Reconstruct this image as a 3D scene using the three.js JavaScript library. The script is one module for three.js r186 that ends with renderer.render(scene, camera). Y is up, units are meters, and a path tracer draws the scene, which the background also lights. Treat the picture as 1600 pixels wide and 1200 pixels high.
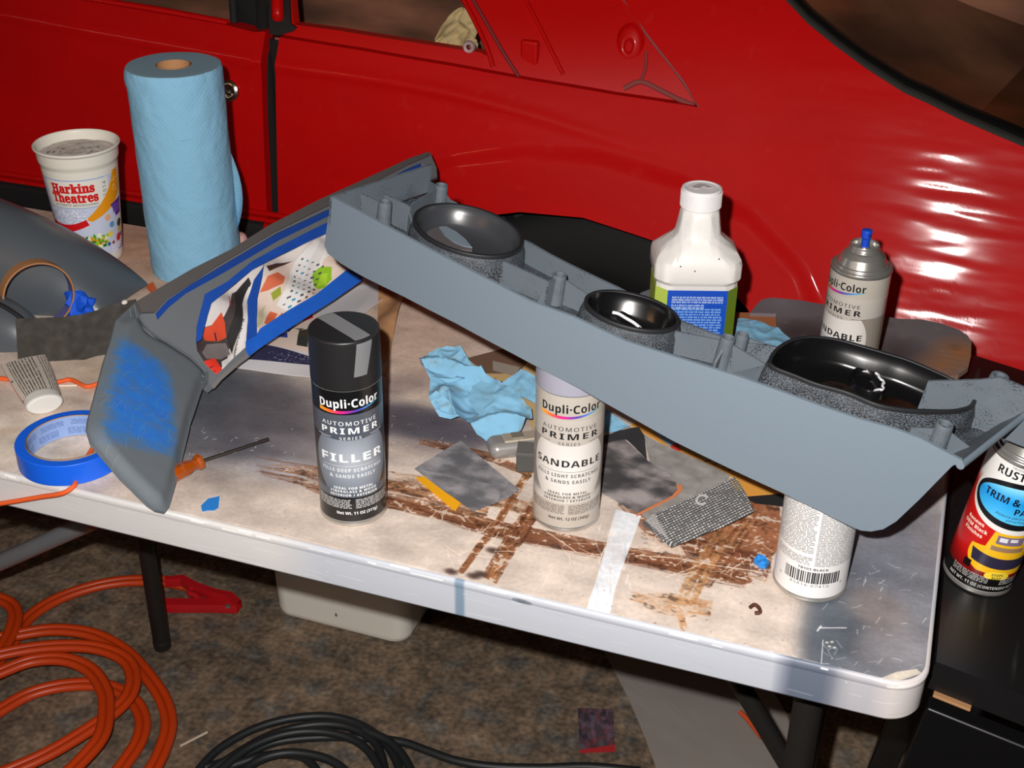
import * as THREE from 'three';
import { mergeGeometries, mergeVertices, toCreasedNormals } from 'three/addons/utils/BufferGeometryUtils.js';
import { RoundedBoxGeometry } from 'three/addons/geometries/RoundedBoxGeometry.js';
import { ImprovedNoise } from 'three/addons/math/ImprovedNoise.js';

// ---------------------------------------------------------------- camera, light, exposure
const scene = new THREE.Scene();
scene.background = new THREE.Color(0x000000);
const V3 = (x, y, z) => new THREE.Vector3(x, y, z);
const TABLE_Y = 0.74, EYE = V3(0, TABLE_Y + 0.742, 0), FPX = 2000;
const PITCH = 29.8 * Math.PI / 180, ROLL = 0.86 * Math.PI / 180, YAW = 19 * Math.PI / 180;
const camera = new THREE.PerspectiveCamera(2 * Math.atan(600 / FPX) * 180 / Math.PI, 4 / 3, 0.05, 30);
const cr = Math.cos(ROLL), sr = Math.sin(ROLL), cp = Math.cos(PITCH), sp = Math.sin(PITCH), cy = Math.cos(YAW), sy = Math.sin(YAW);
const toTable = (x, y, z) => V3(cy * x + sy * z, y, -sy * x + cy * z);        // world axes follow the folding table
const camR = toTable(cr, sr * cp, -sr * sp), camU = toTable(-sr, cr * cp, -cr * sp), camF = toTable(0, -sp, -cp);
camera.position.copy(EYE);
camera.quaternion.setFromRotationMatrix(new THREE.Matrix4().makeBasis(camR, camU, camF.clone().negate()));
scene.add(camera);

const renderer = new THREE.WebGLRenderer({ antialias: true });
renderer.toneMapping = THREE.LinearToneMapping;
renderer.toneMappingExposure = 1.0;
renderer.shadowMap.enabled = true;
renderer.shadowMap.type = THREE.PCFSoftShadowMap;

// the flash on the camera, a little above and to the left of the lens
const flashAt = EYE.clone().addScaledVector(camU, 0.048).addScaledVector(camR, -0.04).addScaledVector(camF, 0.0);
const flash = new THREE.SpotLight(0xfdf8f4, 8.5, 0, 0.66, 0.4, 2);
flash.position.copy(flashAt);
flash.target.position.copy(EYE.clone().addScaledVector(camF, 1.5));
flash.castShadow = true; flash.shadow.mapSize.set(2048, 2048); flash.shadow.radius = 0.4; flash.shadow.bias = -0.0005;
flash.shadow.camera.near = 0.1; flash.shadow.camera.far = 8;
flash.name = 'camera_flash';
scene.add(flash, flash.target);

// ---------------------------------------------------------------- helpers
let seed = 1234567;
const rnd = () => { seed = (seed + 0x6D2B79F5) | 0; let t = Math.imul(seed ^ (seed >>> 15), 1 | seed); t = (t + Math.imul(t ^ (t >>> 7), 61 | t)) ^ t; return ((t ^ (t >>> 14)) >>> 0) / 4294967296; };
const rr = (a, b) => a + (b - a) * rnd();
const PN = new ImprovedNoise();
const noise = (x, y, z = 0) => PN.noise(x, y, z);
const fbm = (x, y, z = 0, o = 4) => { let s = 0, a = 0.5; for (let i = 0; i < o; i++) { s += a * PN.noise(x, y, z + i * 7.3); x *= 2.03; y *= 2.03; a *= 0.5; } return s; };
const clamp = (v, a = 0, b = 1) => Math.min(b, Math.max(a, v));
const sstep = (a, b, v) => { const t = clamp((v - a) / (b - a)); return t * t * (3 - 2 * t); };
const lerp = (a, b, t) => a + (b - a) * t;

// measured picture directions -> points on real planes
const ray = (px, py) => camF.clone().addScaledVector(camR, (px - 800) / FPX).addScaledVector(camU, (600 - py) / FPX);
const onPlane = (px, py, p, n) => { const d = ray(px, py); return EYE.clone().addScaledVector(d, p.clone().sub(EYE).dot(n) / d.dot(n)); };
const T = (px, py, h = 0) => onPlane(px, py, V3(0, TABLE_Y + h, 0), V3(0, 1, 0));
const FL = (px, py, h = 0) => onPlane(px, py, V3(0, h, 0), V3(0, 1, 0));

const used = new Map();
const numbered = n => { const k = used.get(n) || 0; used.set(n, k + 1); return k ? n + '_' + String(k).padStart(3, '0') : n; };
function thing(name, label, category, base = [0, 0, 0], turn = 0, group) {
  const o = new THREE.Group(); o.name = numbered(name); o.position.set(...base); o.rotation.y = turn;
  o.userData = { label, category }; if (group) o.userData.group = group;
  scene.add(o); return o;
}
function part(parent, name, geo, mat, label) {
  const m = new THREE.Mesh(geo, mat); m.name = name; m.castShadow = m.receiveShadow = true;
  if (label) m.userData.label = label;
  parent.add(m); return m;
}
// a part whose geometry was computed in world coordinates, under an unrotated thing
function wpart(parent, name, geo, mat, label) {
  let p = parent, x = 0, y = 0, z = 0; while (p && p !== scene) { x += p.position.x; y += p.position.y; z += p.position.z; p = p.parent; }
  geo.translate(-x, -y, -z); return part(parent, name, geo, mat, label);
}
function single(name, label, category, geo, mat, base, group) {
  geo.translate(-base[0], -base[1], -base[2]);
  const m = new THREE.Mesh(geo, mat); m.name = numbered(name); m.position.set(...base); m.castShadow = m.receiveShadow = true;
  m.userData = { label, category }; if (group) m.userData.group = group; scene.add(m); return m;
}
function struct(name, geo, mat) { const m = new THREE.Mesh(geo, mat); m.name = name; m.castShadow = m.receiveShadow = true; m.userData.kind = 'structure'; scene.add(m); return m; }

const sRGB = (r, g, b) => new THREE.Color().setRGB(r / 255, g / 255, b / 255, THREE.SRGBColorSpace);
const M = (c, rough = 0.6, extra = {}) => new THREE.MeshPhysicalMaterial({ color: Array.isArray(c) ? sRGB(...c) : c, roughness: rough, side: THREE.DoubleSide, ...extra });
function tex(w, h, draw, srgb = true) {
  const c = document.createElement('canvas'); c.width = w; c.height = h; const g = c.getContext('2d'); draw(g, w, h);
  const t = new THREE.CanvasTexture(c); if (srgb) t.colorSpace = THREE.SRGBColorSpace; t.anisotropy = 4; t.wrapS = t.wrapT = THREE.ClampToEdgeWrapping; return t;
}
function pixels(w, h, f, srgb = true, wrap = true) {      // f(u, v) -> [r, g, b] 0..255
  const d = new Uint8Array(w * h * 4);
  for (let j = 0; j < h; j++) for (let i = 0; i < w; i++) { const c = f(i / w, j / h), k = (j * w + i) * 4; d[k] = clamp(c[0], 0, 255); d[k + 1] = clamp(c[1], 0, 255); d[k + 2] = clamp(c[2], 0, 255); d[k + 3] = 255; }
  const t = new THREE.DataTexture(d, w, h); t.magFilter = THREE.LinearFilter; t.minFilter = THREE.LinearMipmapLinearFilter; t.generateMipmaps = true;
  if (srgb) t.colorSpace = THREE.SRGBColorSpace; if (wrap) t.wrapS = t.wrapT = THREE.RepeatWrapping; t.needsUpdate = true; return t;
}
// triangles from rows of points: grid[j][i]
function gridGeo(rows, uvs, closeU = false) {
  const nj = rows.length, ni = rows[0].length, pos = [], uv = [], idx = [];
  for (let j = 0; j < nj; j++) for (let i = 0; i < ni; i++) { const p = rows[j][i]; pos.push(p.x, p.y, p.z); const q = uvs ? uvs(i, j, p) : [i / (ni - 1), j / (nj - 1)]; uv.push(q[0], q[1]); }
  for (let j = 0; j < nj - 1; j++) for (let i = 0; i < ni - 1; i++) { const a = j * ni + i, b = a + 1, c = a + ni, d = c + 1; idx.push(a, b, d, a, d, c); }
  const g = new THREE.BufferGeometry(); g.setAttribute('position', new THREE.Float32BufferAttribute(pos, 3)); g.setAttribute('uv', new THREE.Float32BufferAttribute(uv, 2)); g.setIndex(idx); g.computeVertexNormals(); return g;
}
function merge(list) { const l = list.map(g => { g = g.index ? g.toNonIndexed() : g; for (const k of Object.keys(g.attributes)) if (!['position', 'normal', 'uv'].includes(k)) g.deleteAttribute(k); if (!g.attributes.uv) g.setAttribute('uv', new THREE.Float32BufferAttribute(new Float32Array(g.attributes.position.count * 2), 2)); if (!g.attributes.normal) g.computeVertexNormals(); return g; }); return mergeGeometries(l, false); }
// polygon of coplanar world points -> slab of thickness th along -n (n points to the viewer); holes likewise; uv in metres along ex, ey
function slab(pts, n, th, holes = [], lift = p => p, uvf, maxEdge = 0) {
  n = n.clone().normalize(); const o = pts[0];
  const ex = Math.abs(n.y) < 0.9 ? V3(0, 1, 0).cross(n).normalize() : V3(1, 0, 0).addScaledVector(n, -n.x).normalize(), ey = n.clone().cross(ex);
  const to2 = p => { const d = p.clone().sub(o); return new THREE.Vector2(d.dot(ex), d.dot(ey)); };
  let c = pts.map(to2); const hs = holes.map(h => h.map(to2));
  const sh = new THREE.Shape(c); hs.forEach(h => sh.holes.push(new THREE.Path(h)));
  const ext = sh.extractPoints(1); let outer = ext.shape, hl = ext.holes;
  if (THREE.ShapeUtils.isClockWise(outer)) outer = outer.slice().reverse();
  hl = hl.map(h => THREE.ShapeUtils.isClockWise(h) ? h : h.slice().reverse());
  const clean = a => a.filter((p, i) => p.distanceTo(a[(i + 1) % a.length]) > 1e-7);
  outer = clean(outer); hl = hl.map(clean);
  let verts = outer.concat(...hl), faces = THREE.ShapeUtils.triangulateShape(outer, hl);
  if (maxEdge) {                                         // split long edges so that a lift can bend the sheet
    for (let it = 0; it < 12; it++) {
      const mid = new Map(), nf = []; let any = false;
      const key = (a, b) => a < b ? a + '_' + b : b + '_' + a;
      const long = (a, b) => verts[a].distanceTo(verts[b]) > maxEdge;
      const m = (a, b) => { const k = key(a, b); if (!mid.has(k)) { mid.set(k, verts.length); verts.push(verts[a].clone().lerp(verts[b], 0.5)); } return mid.get(k); };
      for (const [a, b, c2] of faces) {
        const L = [long(a, b), long(b, c2), long(c2, a)]; const cnt = L.filter(Boolean).length; if (cnt) any = true;
        if (!cnt) { nf.push([a, b, c2]); continue; }
        const ab = L[0] && m(a, b), bc = L[1] && m(b, c2), ca = L[2] && m(c2, a);
        if (cnt === 3) nf.push([a, ab, ca], [ab, b, bc], [ca, bc, c2], [ab, bc, ca]);
        else if (cnt === 1) { if (L[0]) nf.push([a, ab, c2], [ab, b, c2]); else if (L[1]) nf.push([a, b, bc], [a, bc, c2]); else nf.push([a, b, ca], [b, c2, ca]); }
        else { if (!L[0]) nf.push([a, b, bc], [a, bc, ca], [ca, bc, c2]); else if (!L[1]) nf.push([b, c2, ca], [b, ca, ab], [ab, ca, a]); else nf.push([c2, a, ab], [c2, ab, bc], [bc, ab, b]); }
      }
      faces = nf; if (!any) break;
    }
  }
  const P = [], U = [], I = []; const un = (v, d) => { const p = o.clone().addScaledVector(ex, v.x).addScaledVector(ey, v.y); const q = lift(p); return q.addScaledVector(n, d); };
  const put = (v, d) => { const p = un(v, d); P.push(p.x, p.y, p.z); const q = uvf ? uvf(v.x, v.y, p) : [v.x, v.y]; U.push(q[0], q[1]); return P.length / 3 - 1; };
  const top = verts.map(v => put(v, 0)); for (const f of faces) I.push(top[f[0]], top[f[1]], top[f[2]]);
  if (th > 0) {
    const bot = verts.map(v => put(v, -th)); for (const f of faces) I.push(bot[f[2]], bot[f[1]], bot[f[0]]);
    const cnt = new Map(); for (const f of faces) for (let k = 0; k < 3; k++) cnt.set(f[k] + '_' + f[(k + 1) % 3], 1);
    for (const e of cnt.keys()) { const [a, b] = e.split('_').map(Number); if (!cnt.has(b + '_' + a)) { const A = put(verts[a], 0), B = put(verts[b], 0), C = put(verts[b], -th), D = put(verts[a], -th); I.push(A, D, C, A, C, B); } }
  }
  const g = new THREE.BufferGeometry(); g.setAttribute('position', new THREE.Float32BufferAttribute(P, 3)); g.setAttribute('uv', new THREE.Float32BufferAttribute(U, 2)); g.setIndex(I); g.computeVertexNormals(); return g;
}
const smoothLoop = (pts, n) => new THREE.CatmullRomCurve3(pts, true, 'centripetal').getSpacedPoints(n).slice(0, n);
const smoothLine = (pts, n) => new THREE.CatmullRomCurve3(pts, false, 'centripetal').getSpacedPoints(n);
function tube(pts, r, seg = 64, rad = 10, closed = false) { return new THREE.TubeGeometry(new THREE.CatmullRomCurve3(pts, closed, 'centripetal'), seg, r, rad, closed); }
function bar(a, b, r, rad = 14) { const d = b.clone().sub(a), g = new THREE.CylinderGeometry(r, r, d.length(), rad); g.applyQuaternion(new THREE.Quaternion().setFromUnitVectors(V3(0, 1, 0), d.clone().normalize())); g.translate((a.x + b.x) / 2, (a.y + b.y) / 2, (a.z + b.z) / 2); return g; }
const lathe = (pr, seg = 64) => new THREE.LatheGeometry(pr.map(p => new THREE.Vector2(p[0], p[1])), seg);
// rounded profile: inserts small arcs at the corners of a lathe profile
function rprof(pr, r, n = 4) {
  const o = [pr[0]];
  for (let i = 1; i < pr.length - 1; i++) {
    const a = pr[i - 1], b = pr[i], c = pr[i + 1]; const l1 = Math.hypot(a[0] - b[0], a[1] - b[1]), l2 = Math.hypot(c[0] - b[0], c[1] - b[1]); const k = Math.min(r, l1 * 0.45, l2 * 0.45);
    const p = [b[0] + (a[0] - b[0]) / l1 * k, b[1] + (a[1] - b[1]) / l1 * k], q = [b[0] + (c[0] - b[0]) / l2 * k, b[1] + (c[1] - b[1]) / l2 * k];
    for (let j = 0; j <= n; j++) { const t = j / n; o.push([(1 - t) * (1 - t) * p[0] + 2 * t * (1 - t) * b[0] + t * t * q[0], (1 - t) * (1 - t) * p[1] + 2 * t * (1 - t) * b[1] + t * t * q[1]]); }
  }
  o.push(pr[pr.length - 1]); return o;
}
const faceCam = (x, z) => Math.atan2(EYE.x - x, EYE.z - z);
// ---------------------------------------------------------------- the garage
{
  const floorTex = pixels(1024, 1024, (u, v) => {
    const x = u * 9, y = v * 9, n = fbm(x * 1.6, y * 1.6, 1, 5), m = fbm(x * 6, y * 6, 4, 4), k = fbm(x * 22, y * 22, 9, 3), b = sstep(0.02, 0.3, fbm(x * 4.3 + 9, y * 4.3, 2, 4));
    const l = 1 + n * 0.3 + m * 0.5 + k * 0.6;
    return [lerp(112, 96, b) * l, lerp(96, 91, b) * l, lerp(79, 84, b) * l];
  });
  floorTex.repeat.set(0.55, 0.55);
  const bump = pixels(512, 512, (u, v) => { const n = 128 + 170 * fbm(u * 30, v * 30, 3, 4); return [n, n, n]; }, false); bump.repeat.set(1.1, 1.1);
  const g = new THREE.BoxGeometry(9, 0.1, 8); g.translate(-0.5, -0.05, -0.8);
  { const p = g.attributes.position, u = g.attributes.uv; for (let i = 0; i < p.count; i++) u.setXY(i, p.getX(i), p.getZ(i)); }
  struct('floor', g, M([255, 255, 255], 0.8, { map: floorTex, bumpMap: bump, bumpScale: 0.002 }));
  const wallM = M([150, 132, 110], 0.9), ceilM = M([165, 150, 130], 0.95);
  const box = (w, h, d, x, y, z) => { const b = new THREE.BoxGeometry(w, h, d); b.translate(x, y, z); return b; };
  struct('wall_back', box(9, 2.7, 0.12, -0.5, 1.35, -4.86), wallM);
  struct('wall_front', box(9, 2.7, 0.12, -0.5, 1.35, 3.26), wallM);
  struct('wall_left', box(0.12, 2.7, 8, -5.06, 1.35, -0.8), wallM);
  struct('wall_right', box(0.12, 2.7, 8, 4.06, 1.35, -0.8), wallM);
  struct('ceiling', box(9.24, 0.12, 8.24, -0.5, 2.76, -0.8), ceilM);
  // warm shop lamps of the garage, behind the camera
  for (const [x, y, z, w, k] of [[-3.2, 1.9, 1.95, 2.7, 1.6], [-1.5, 2.35, 0.95, 0.6, 16]]) {
    const l = thing('shop_lamp', k < 3 ? 'long white strip lamp hanging in the garage behind the camera' : 'short warm lamp hung under the ceiling left of the camera', 'lamp', [x, y, z]);
    const dir = V3(-0.6, 1.0, -1.8).sub(V3(x, y, z)); l.lookAt(V3(x, y, z).add(dir));
    part(l, 'housing', new RoundedBoxGeometry(w + 0.06, 0.14, 0.06, 3, 0.02).translate(0, 0, -0.035), M([210, 210, 205], 0.5));
    part(l, 'tube_glow', new THREE.BoxGeometry(w, 0.07, 0.006), new THREE.MeshStandardMaterial({ color: 0x222222, emissive: k < 3 ? new THREE.Color(1, 0.93, 0.9) : new THREE.Color(1, 0.5, 0.18), emissiveIntensity: k < 3 ? 7 : 9 }));
    const a = new THREE.RectAreaLight(k < 3 ? new THREE.Color(1, 0.93, 0.9) : new THREE.Color(1, 0.55, 0.24), k, w, 0.07); a.position.set(0, 0, 0.006); a.rotation.y = Math.PI; l.add(a);
  }
}

// ---------------------------------------------------------------- the red car
const archPts = [[-0.93, 0.30], [-0.925, 0.42], [-0.88, 0.53], [-0.80, 0.625], [-0.71, 0.678], [-0.62, 0.697], [-0.517, 0.699], [-0.392, 0.676], [-0.30, 0.645], [-0.235, 0.60], [-0.19, 0.53], [-0.17, 0.43], [-0.165, 0.30]];
function archDist(x, y) {
  let d = 9, inside = false;
  for (let i = 0; i < archPts.length - 1; i++) { const [ax, ay] = archPts[i], [bx, by] = archPts[i + 1]; const t = clamp(((x - ax) * (bx - ax) + (y - ay) * (by - ay)) / ((bx - ax) ** 2 + (by - ay) ** 2)); d = Math.min(d, Math.hypot(x - ax - t * (bx - ax), y - ay - t * (by - ay))); }
  return d;
}
function zc(x, y) {
  const sp_ = (v, w) => v / w > 30 ? v : Math.log(1 + Math.exp(v / w)) * w;
  let z = -1.80 - 0.05 * (y - 0.6) - 0.05 * (y - 0.6) * Math.abs(y - 0.6);
  const yc = 0.889 - 0.0575 * (x + 0.906) - 0.10 * sstep(-0.95, -0.45, x) * (x + 0.95);
  const fade = 1 - sstep(-0.75, -0.30, x);
  z -= (0.05 + 0.24 * fade) * sp_(y - yc, lerp(0.05, 0.007, fade));
  z += 0.004 * fade * Math.exp(-(((y - yc + 0.004) / 0.010) ** 2));
  const h = sstep(-1.1, -0.25, x), hy = clamp(y - 0.56, 0, 0.5); z -= h * (0.40 * hy - 0.22 * hy * hy) * sstep(0.5, 0.64, y);
  z += 0.009 * sstep(0.106, 0.076, archDist(x, y));
  z -= 0.4 * sp_(y - 0.955, 0.03);
  { const r = sstep(-0.3, -0.1, x); z += r * (0.034 * (x + 0.3) + 0.0012 * noise(x * 3.5 + 2, y * 17, 1.5) + 0.0009 * noise(x * 7, y * 46, 4.5) + 0.0002 * noise(x * 22, y * 95, 2.5)); }
  z -= 0.9 * sp_(x - 0.42, 0.09) * sp_(x - 0.42, 0.09);
  return z;
}
function car(px, py, off = 0) { let p = onPlane(px, py, V3(0, 0, -1.8), V3(0, 0, 1)); for (let i = 0; i < 14; i++) p = onPlane(px, py, V3(0, 0, zc(p.x, p.y) + off), V3(0, 0, 1)); return p; }
function skin(pts, off, th, edge, holes = []) {
  const flat = p => V3(p.x, p.y, -1.8);
  const g = slab(pts.map(flat), V3(0, 0, 1), th, holes.map(h => h.map(flat)), p => V3(p.x, p.y, zc(p.x, p.y) + off), (x, y, p) => [p.x, p.y], edge);
  const P = g.attributes.position, N = g.attributes.normal, e = 0.0015;
  for (let i = 0; i < P.count; i++) { const x = P.getX(i), y = P.getY(i); if (N.getZ(i) > 0.55 && Math.abs(P.getZ(i) - zc(x, y) - off) < 1e-4) { const n = V3(-(zc(x + e, y) - zc(x - e, y)) / (2 * e), -(zc(x, y + e) - zc(x, y - e)) / (2 * e), 1).normalize(); N.setXYZ(i, n.x, n.y, n.z); } }
  return g;
}
{
  const t = thing('car', 'red two-door car with its rear quarter window taken out, parked behind the table', 'car', [-0.55, 0, -1.9]);
  const paintBump = pixels(512, 512, (u, v) => { const n = 128 + 90 * fbm(u * 9, v * 22, 5, 3) + 16 * fbm(u * 60, v * 60, 2, 2); return [n, n, n]; }, false); paintBump.repeat.set(1.6, 1.6);
  const paintMap = pixels(1024, 512, (u, v) => { const d = sstep(0.25, 0.42, fbm(u * 60, v * 30, 8, 3)) * 14, w = fbm(u * 5, v * 5, 3, 3) * 14; return [190 + w, 11 + d * 0.7, 12 + d * 0.7]; }); paintMap.repeat.set(0.7, 1.4);
  const red = new THREE.MeshPhysicalMaterial({ map: paintMap, roughness: 0.5, specularIntensity: 0.12, clearcoat: 0.24, clearcoatRoughness: 0.085, bumpMap: paintBump, bumpScale: 0.0013, side: THREE.DoubleSide });
  const redIn = M([188, 8, 8], 0.4, { clearcoat: 0.3, clearcoatRoughness: 0.12, specularIntensity: 0.3 });
  const black = M([16, 16, 17], 0.6), rubber = M([24, 24, 25], 0.75), dark = M([8, 8, 8], 0.9);
  const gapT = car(425, 57), gx0 = -1.067, gx1 = -1.041;
  // door
  const belt = [[-260, -66], [0, -22], [125, 0], [250, 21], [357, 40], [396, 50]].map(q => car(...q));
  const door = [V3(-2.7, 0.26, 0), V3(-2.7, 1.1, 0), ...belt.map(p => p.clone()), V3(gx0, gapT.y + 0.006, 0), V3(gx0 - 0.004, 0.62, 0), V3(gx0 - 0.006, 0.26, 0)];
  door[1].y = belt[0].y + 0.05;
  const dm = wpart(t, 'door', skin(door, 0, 0.03, 0.014), red);
  // key lock
  { const p = car(359, 141), n = V3(0.1, 0.2, 1).normalize(), q = new THREE.Quaternion().setFromUnitVectors(V3(0, 1, 0), n);
    const g = lathe(rprof([[0.0001, 0.001], [0.0035, 0.001], [0.004, 0.004], [0.0085, 0.0055], [0.0135, 0.003], [0.0135, -0.006]], 0.0015), 32); g.scale(1.35, 1.2, 1.35); g.applyQuaternion(q); g.translate(p.x, p.y, p.z + 0.002);
    wpart(dm, 'key_lock', g, M([200, 195, 180], 0.18, { metalness: 1 }), 'chrome key lock'); }
  // quarter panel with the wheel arch
  const topQ = [[425, 57], [560, 78], [700, 102], [830, 126], [960, 148], [1093, 168], [1060, 120], [1015, 64], [965, -8], [940, -45]].map(q => car(...q));
  const hatch = [[1190, -45], [1227, 0], [1262, 37], [1305, 72], [1350, 105], [1412, 145], [1450, 162], [1500, 187], [1600, 230], [1700, 262]].map(q => car(...q));
  topQ[0].x = gx1;
  const quarter = [V3(gx1 - 0.012, 0.26, 0), V3(gx1 - 0.008, 0.62, 0), ...topQ, ...hatch, V3(0.55, 0.86, 0), V3(0.80, 0.80, 0), V3(0.86, 0.62, 0), V3(0.86, 0.34, 0), V3(-0.165, 0.26, 0), ...archPts.slice().reverse().map(a => V3(a[0], a[1], 0)), V3(-0.93, 0.26, 0)];
  wpart(t, 'quarter_panel', skin(quarter, 0, 0.022, 0.009), red);
  // the bare window recess: ledge, pillar and pinch welds
  const recess = [[418, 55], [560, 79], [700, 103], [830, 127], [960, 149], [1096, 170], [1062, 120], [1018, 64], [968, -8], [940, -45], [690, -45], [712, -10], [738, 35], [757, 92], [745, 86], [640, 70], [520, 51], [452, 42], [446, -40], [418, -40]].map(q => car(...q));
  const rec = wpart(t, 'window_frame', skin(recess, -0.016, 0.02, 0.03), redIn, 'bare red window surround');
  const weld = (pts, r, off, name, m) => wpart(rec, name, tube(pts.map(q => car(q[0], q[1], off)), r, 60, 8), m);
  weld([[700, -40], [735, 20], [762, 78], [770, 104]], 0.004, -0.012, 'flange', redIn); weld([[716, -40], [752, 22], [790, 88], [812, 122]], 0.0032, -0.013, 'flange', M([120, 30, 34], 0.6)); weld([[800, -40], [832, 20], [866, 88], [880, 116]], 0.0035, -0.013, 'flange', redIn);
  weld([[430, 60], [560, 82], [700, 106], [830, 130], [960, 152], [1094, 171]], 0.0022, -0.003, 'old_sealant', M([150, 72, 74], 0.8)); weld([[968, -8], [1018, 64], [1062, 120], [1094, 168]], 0.003, -0.003, 'old_sealant', M([120, 74, 74], 0.8));
  weld([[975, 138], [1000, 128], [1030, 140], [1060, 155], [1085, 165]], 0.004, -0.012, 'old_sealant', M([140, 66, 64], 0.85)); weld([[1000, 128], [1008, 108], [1010, 80]], 0.0025, -0.012, 'old_sealant', M([138, 50, 50], 0.85));
  { const p = car(983, 72, -0.016), g = lathe(rprof([[0.0055, -0.012], [0.0055, 0.004], [0.010, 0.007], [0.019, 0.003], [0.024, -0.004]], 0.003), 32); g.scale(1, 1, 1.5); g.rotateX(Math.PI / 2 - 0.2); g.translate(p.x, p.y, p.z); wpart(rec, 'bolt_boss', g, redIn);
    const h = new THREE.CylinderGeometry(0.0052, 0.0052, 0.002, 20); h.rotateX(Math.PI / 2 - 0.2); h.translate(p.x, p.y - 0.0005, p.z - 0.0025); wpart(rec, 'bolt_hole', h, dark); 
    const p2 = car(828, 82, -0.014), g2 = new RoundedBoxGeometry(0.03, 0.04, 0.012, 3, 0.005); g2.translate(p2.x, p2.y, p2.z); wpart(rec, 'bracket', g2, redIn);
    const p3 = car(732, 74, -0.012), g3 = lathe(rprof([[0.004, 0], [0.009, 0.002], [0.010, -0.006]], 0.002), 24); g3.rotateX(Math.PI / 2); g3.translate(p3.x, p3.y, p3.z); wpart(rec, 'washer', g3, M([175, 150, 150], 0.5)); }
  // B pillar and door edge seals
  { const b = slab([[366, 44], [366, -60], [418, -60], [420, 60]].map(q => onPlane(q[0], q[1], V3(0, 0, -1.885), V3(0, 0, 1))), V3(0, 0, 1), 0.05); wpart(t, 'door_pillar', b, black);
    const s = tube([car(410, -50, -0.03), car(411, 30, -0.03), car(414, 80, -0.03), car(428, 250, -0.03), car(432, 345, -0.03)], 0.012, 60, 8); wpart(t, 'door_seal', s, dark);
    wpart(t, 'pillar_seal', skin([[416, -60], [416, 56], [430, 58], [452, 52], [458, 46], [449, 40], [447, -60]].map(q => car(...q)), -0.011, 0.004, 0.05), black);
    const r = tube([car(431, -60, -0.006), car(433, -10, -0.006), car(434, 22, -0.006), car(434, 27, -0.012)], 0.0105, 20, 12); wpart(t, 'pillar_trim', r, redIn);
    const gs = tube([car(361, -50, -0.02), car(366, 38, -0.02)], 0.007, 20, 8); wpart(t, 'window_seal', gs, rubber); 
    const ws = tube([[-200, -60], [0, -26], [125, -4], [250, 16], [357, 36]].map(q => car(q[0], q[1], -0.01)), 0.006, 40, 8); wpart(t, 'window_seal', ws, redIn); 
    const gap = slab([V3(gx0 - 0.02, 0.26, -1.85), V3(gx1 + 0.02, 0.26, -1.85), V3(gx1 + 0.02, 0.925, -1.88), V3(gx0 - 0.02, 0.925, -1.88)], V3(0, 0, 1), 0.01); wpart(t, 'door_jamb', gap, M([10, 8, 8], 0.8)); }
  // rub strip along the door and the quarter
  { const strip = (xa, xb, name) => { const rows = []; const pr = [[0, -0.002], [0.004, 0.012], [0.012, 0.018], [0.055, 0.02], [0.10, 0.018], [0.108, 0.012], [0.112, -0.002]]; for (const [d, o] of pr) { const row = []; for (let i = 0; i <= 30; i++) { const x = lerp(xa, xb, i / 30), y = 0.628 - 0.0 * x + 0.002 * (x + 1.1) - d; row.push(V3(x, y, zc(x, y) + o)); } rows.push(row); } wpart(t, name, gridGeo(rows), M([20, 20, 22], 0.62), 'black rub strip'); };
    strip(-2.7, gx0 - 0.004, 'rub_strip'); strip(gx1, -0.94, 'rub_strip');
    for (const dy of [0.006, -0.006]) { const l = []; for (let i = 0; i <= 20; i++) { const x = lerp(-2.7, -0.95, i / 20), y = 0.632 + dy + 0.002 * (x + 1.1); l.push(V3(x, y, zc(x, y) + 0.004)); } wpart(t, 'rub_strip_edge', tube(l, 0.0055, 60, 8), redIn); } }
  // wheel and well
  { const w = lathe([[0.19, -0.085], [0.255, -0.10], [0.305, -0.098], [0.324, -0.080], [0.33, -0.06], [0.331, 0.06], [0.324, 0.08], [0.305, 0.098], [0.255, 0.10], [0.19, 0.085], [0.19, -0.085]], 64); w.rotateX(Math.PI / 2); w.translate(-0.53, 0.33, -2.03);
    const wh = wpart(t, 'wheel', w, M([22, 22, 22], 0.85), 'black rear tyre');
    const bl = []; for (let k = 0; k < 44; k++) for (let j = -2; j <= 2; j++) { const b = new RoundedBoxGeometry(0.03, 0.012, 0.022, 1, 0.003); b.rotateY(0.35 * Math.sign(j + 0.1)); b.translate(0, 0.334, j * 0.027); b.rotateZ((k + (j & 1) * 0.5) / 44 * Math.PI * 2); b.translate(-0.53, 0.33, -2.03); bl.push(b); }
    const tr = wpart(wh, 'tread_blocks', merge(bl), M([26, 26, 26], 0.85)); tr.userData.kind = 'stuff';
    const wr = []; for (const k of [0, 1]) wr.push(archPts.map(a => V3(-0.547 + (a[0] + 0.547) * 1.03, a[1] + 0.012, k ? -2.25 : zc(a[0], a[1]) - 0.024))); wpart(t, 'wheel_well', gridGeo(wr), dark);
    wpart(t, 'wheel_well', new THREE.BoxGeometry(0.9, 0.6, 0.02).translate(-0.55, 0.5, -2.25), dark); }
  // rear hatch: seal, glass and the load space under it
  { const seal = hatch.map(p => p.clone()); const row = k => seal.map(p => V3(p.x - 0.0, p.y + 0.035 * k[1], p.z - k[0]));
    wpart(t, 'hatch_seal', gridGeo([row([0.0, -0.2]), row([0.002, 0.12]), row([0.016, 0.2]), row([0.03, 0.12]), row([0.034, -0.3])]), M([44, 44, 40], 0.8), 'black rubber hatch seal');
    wpart(t, 'hatch_frame', gridGeo([row([0.034, -0.1]), row([0.040, 0.2]), row([0.06, 0.25]), row([0.075, 0.0])]), M([15, 16, 17], 0.4), 'black hatch frame');
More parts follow.
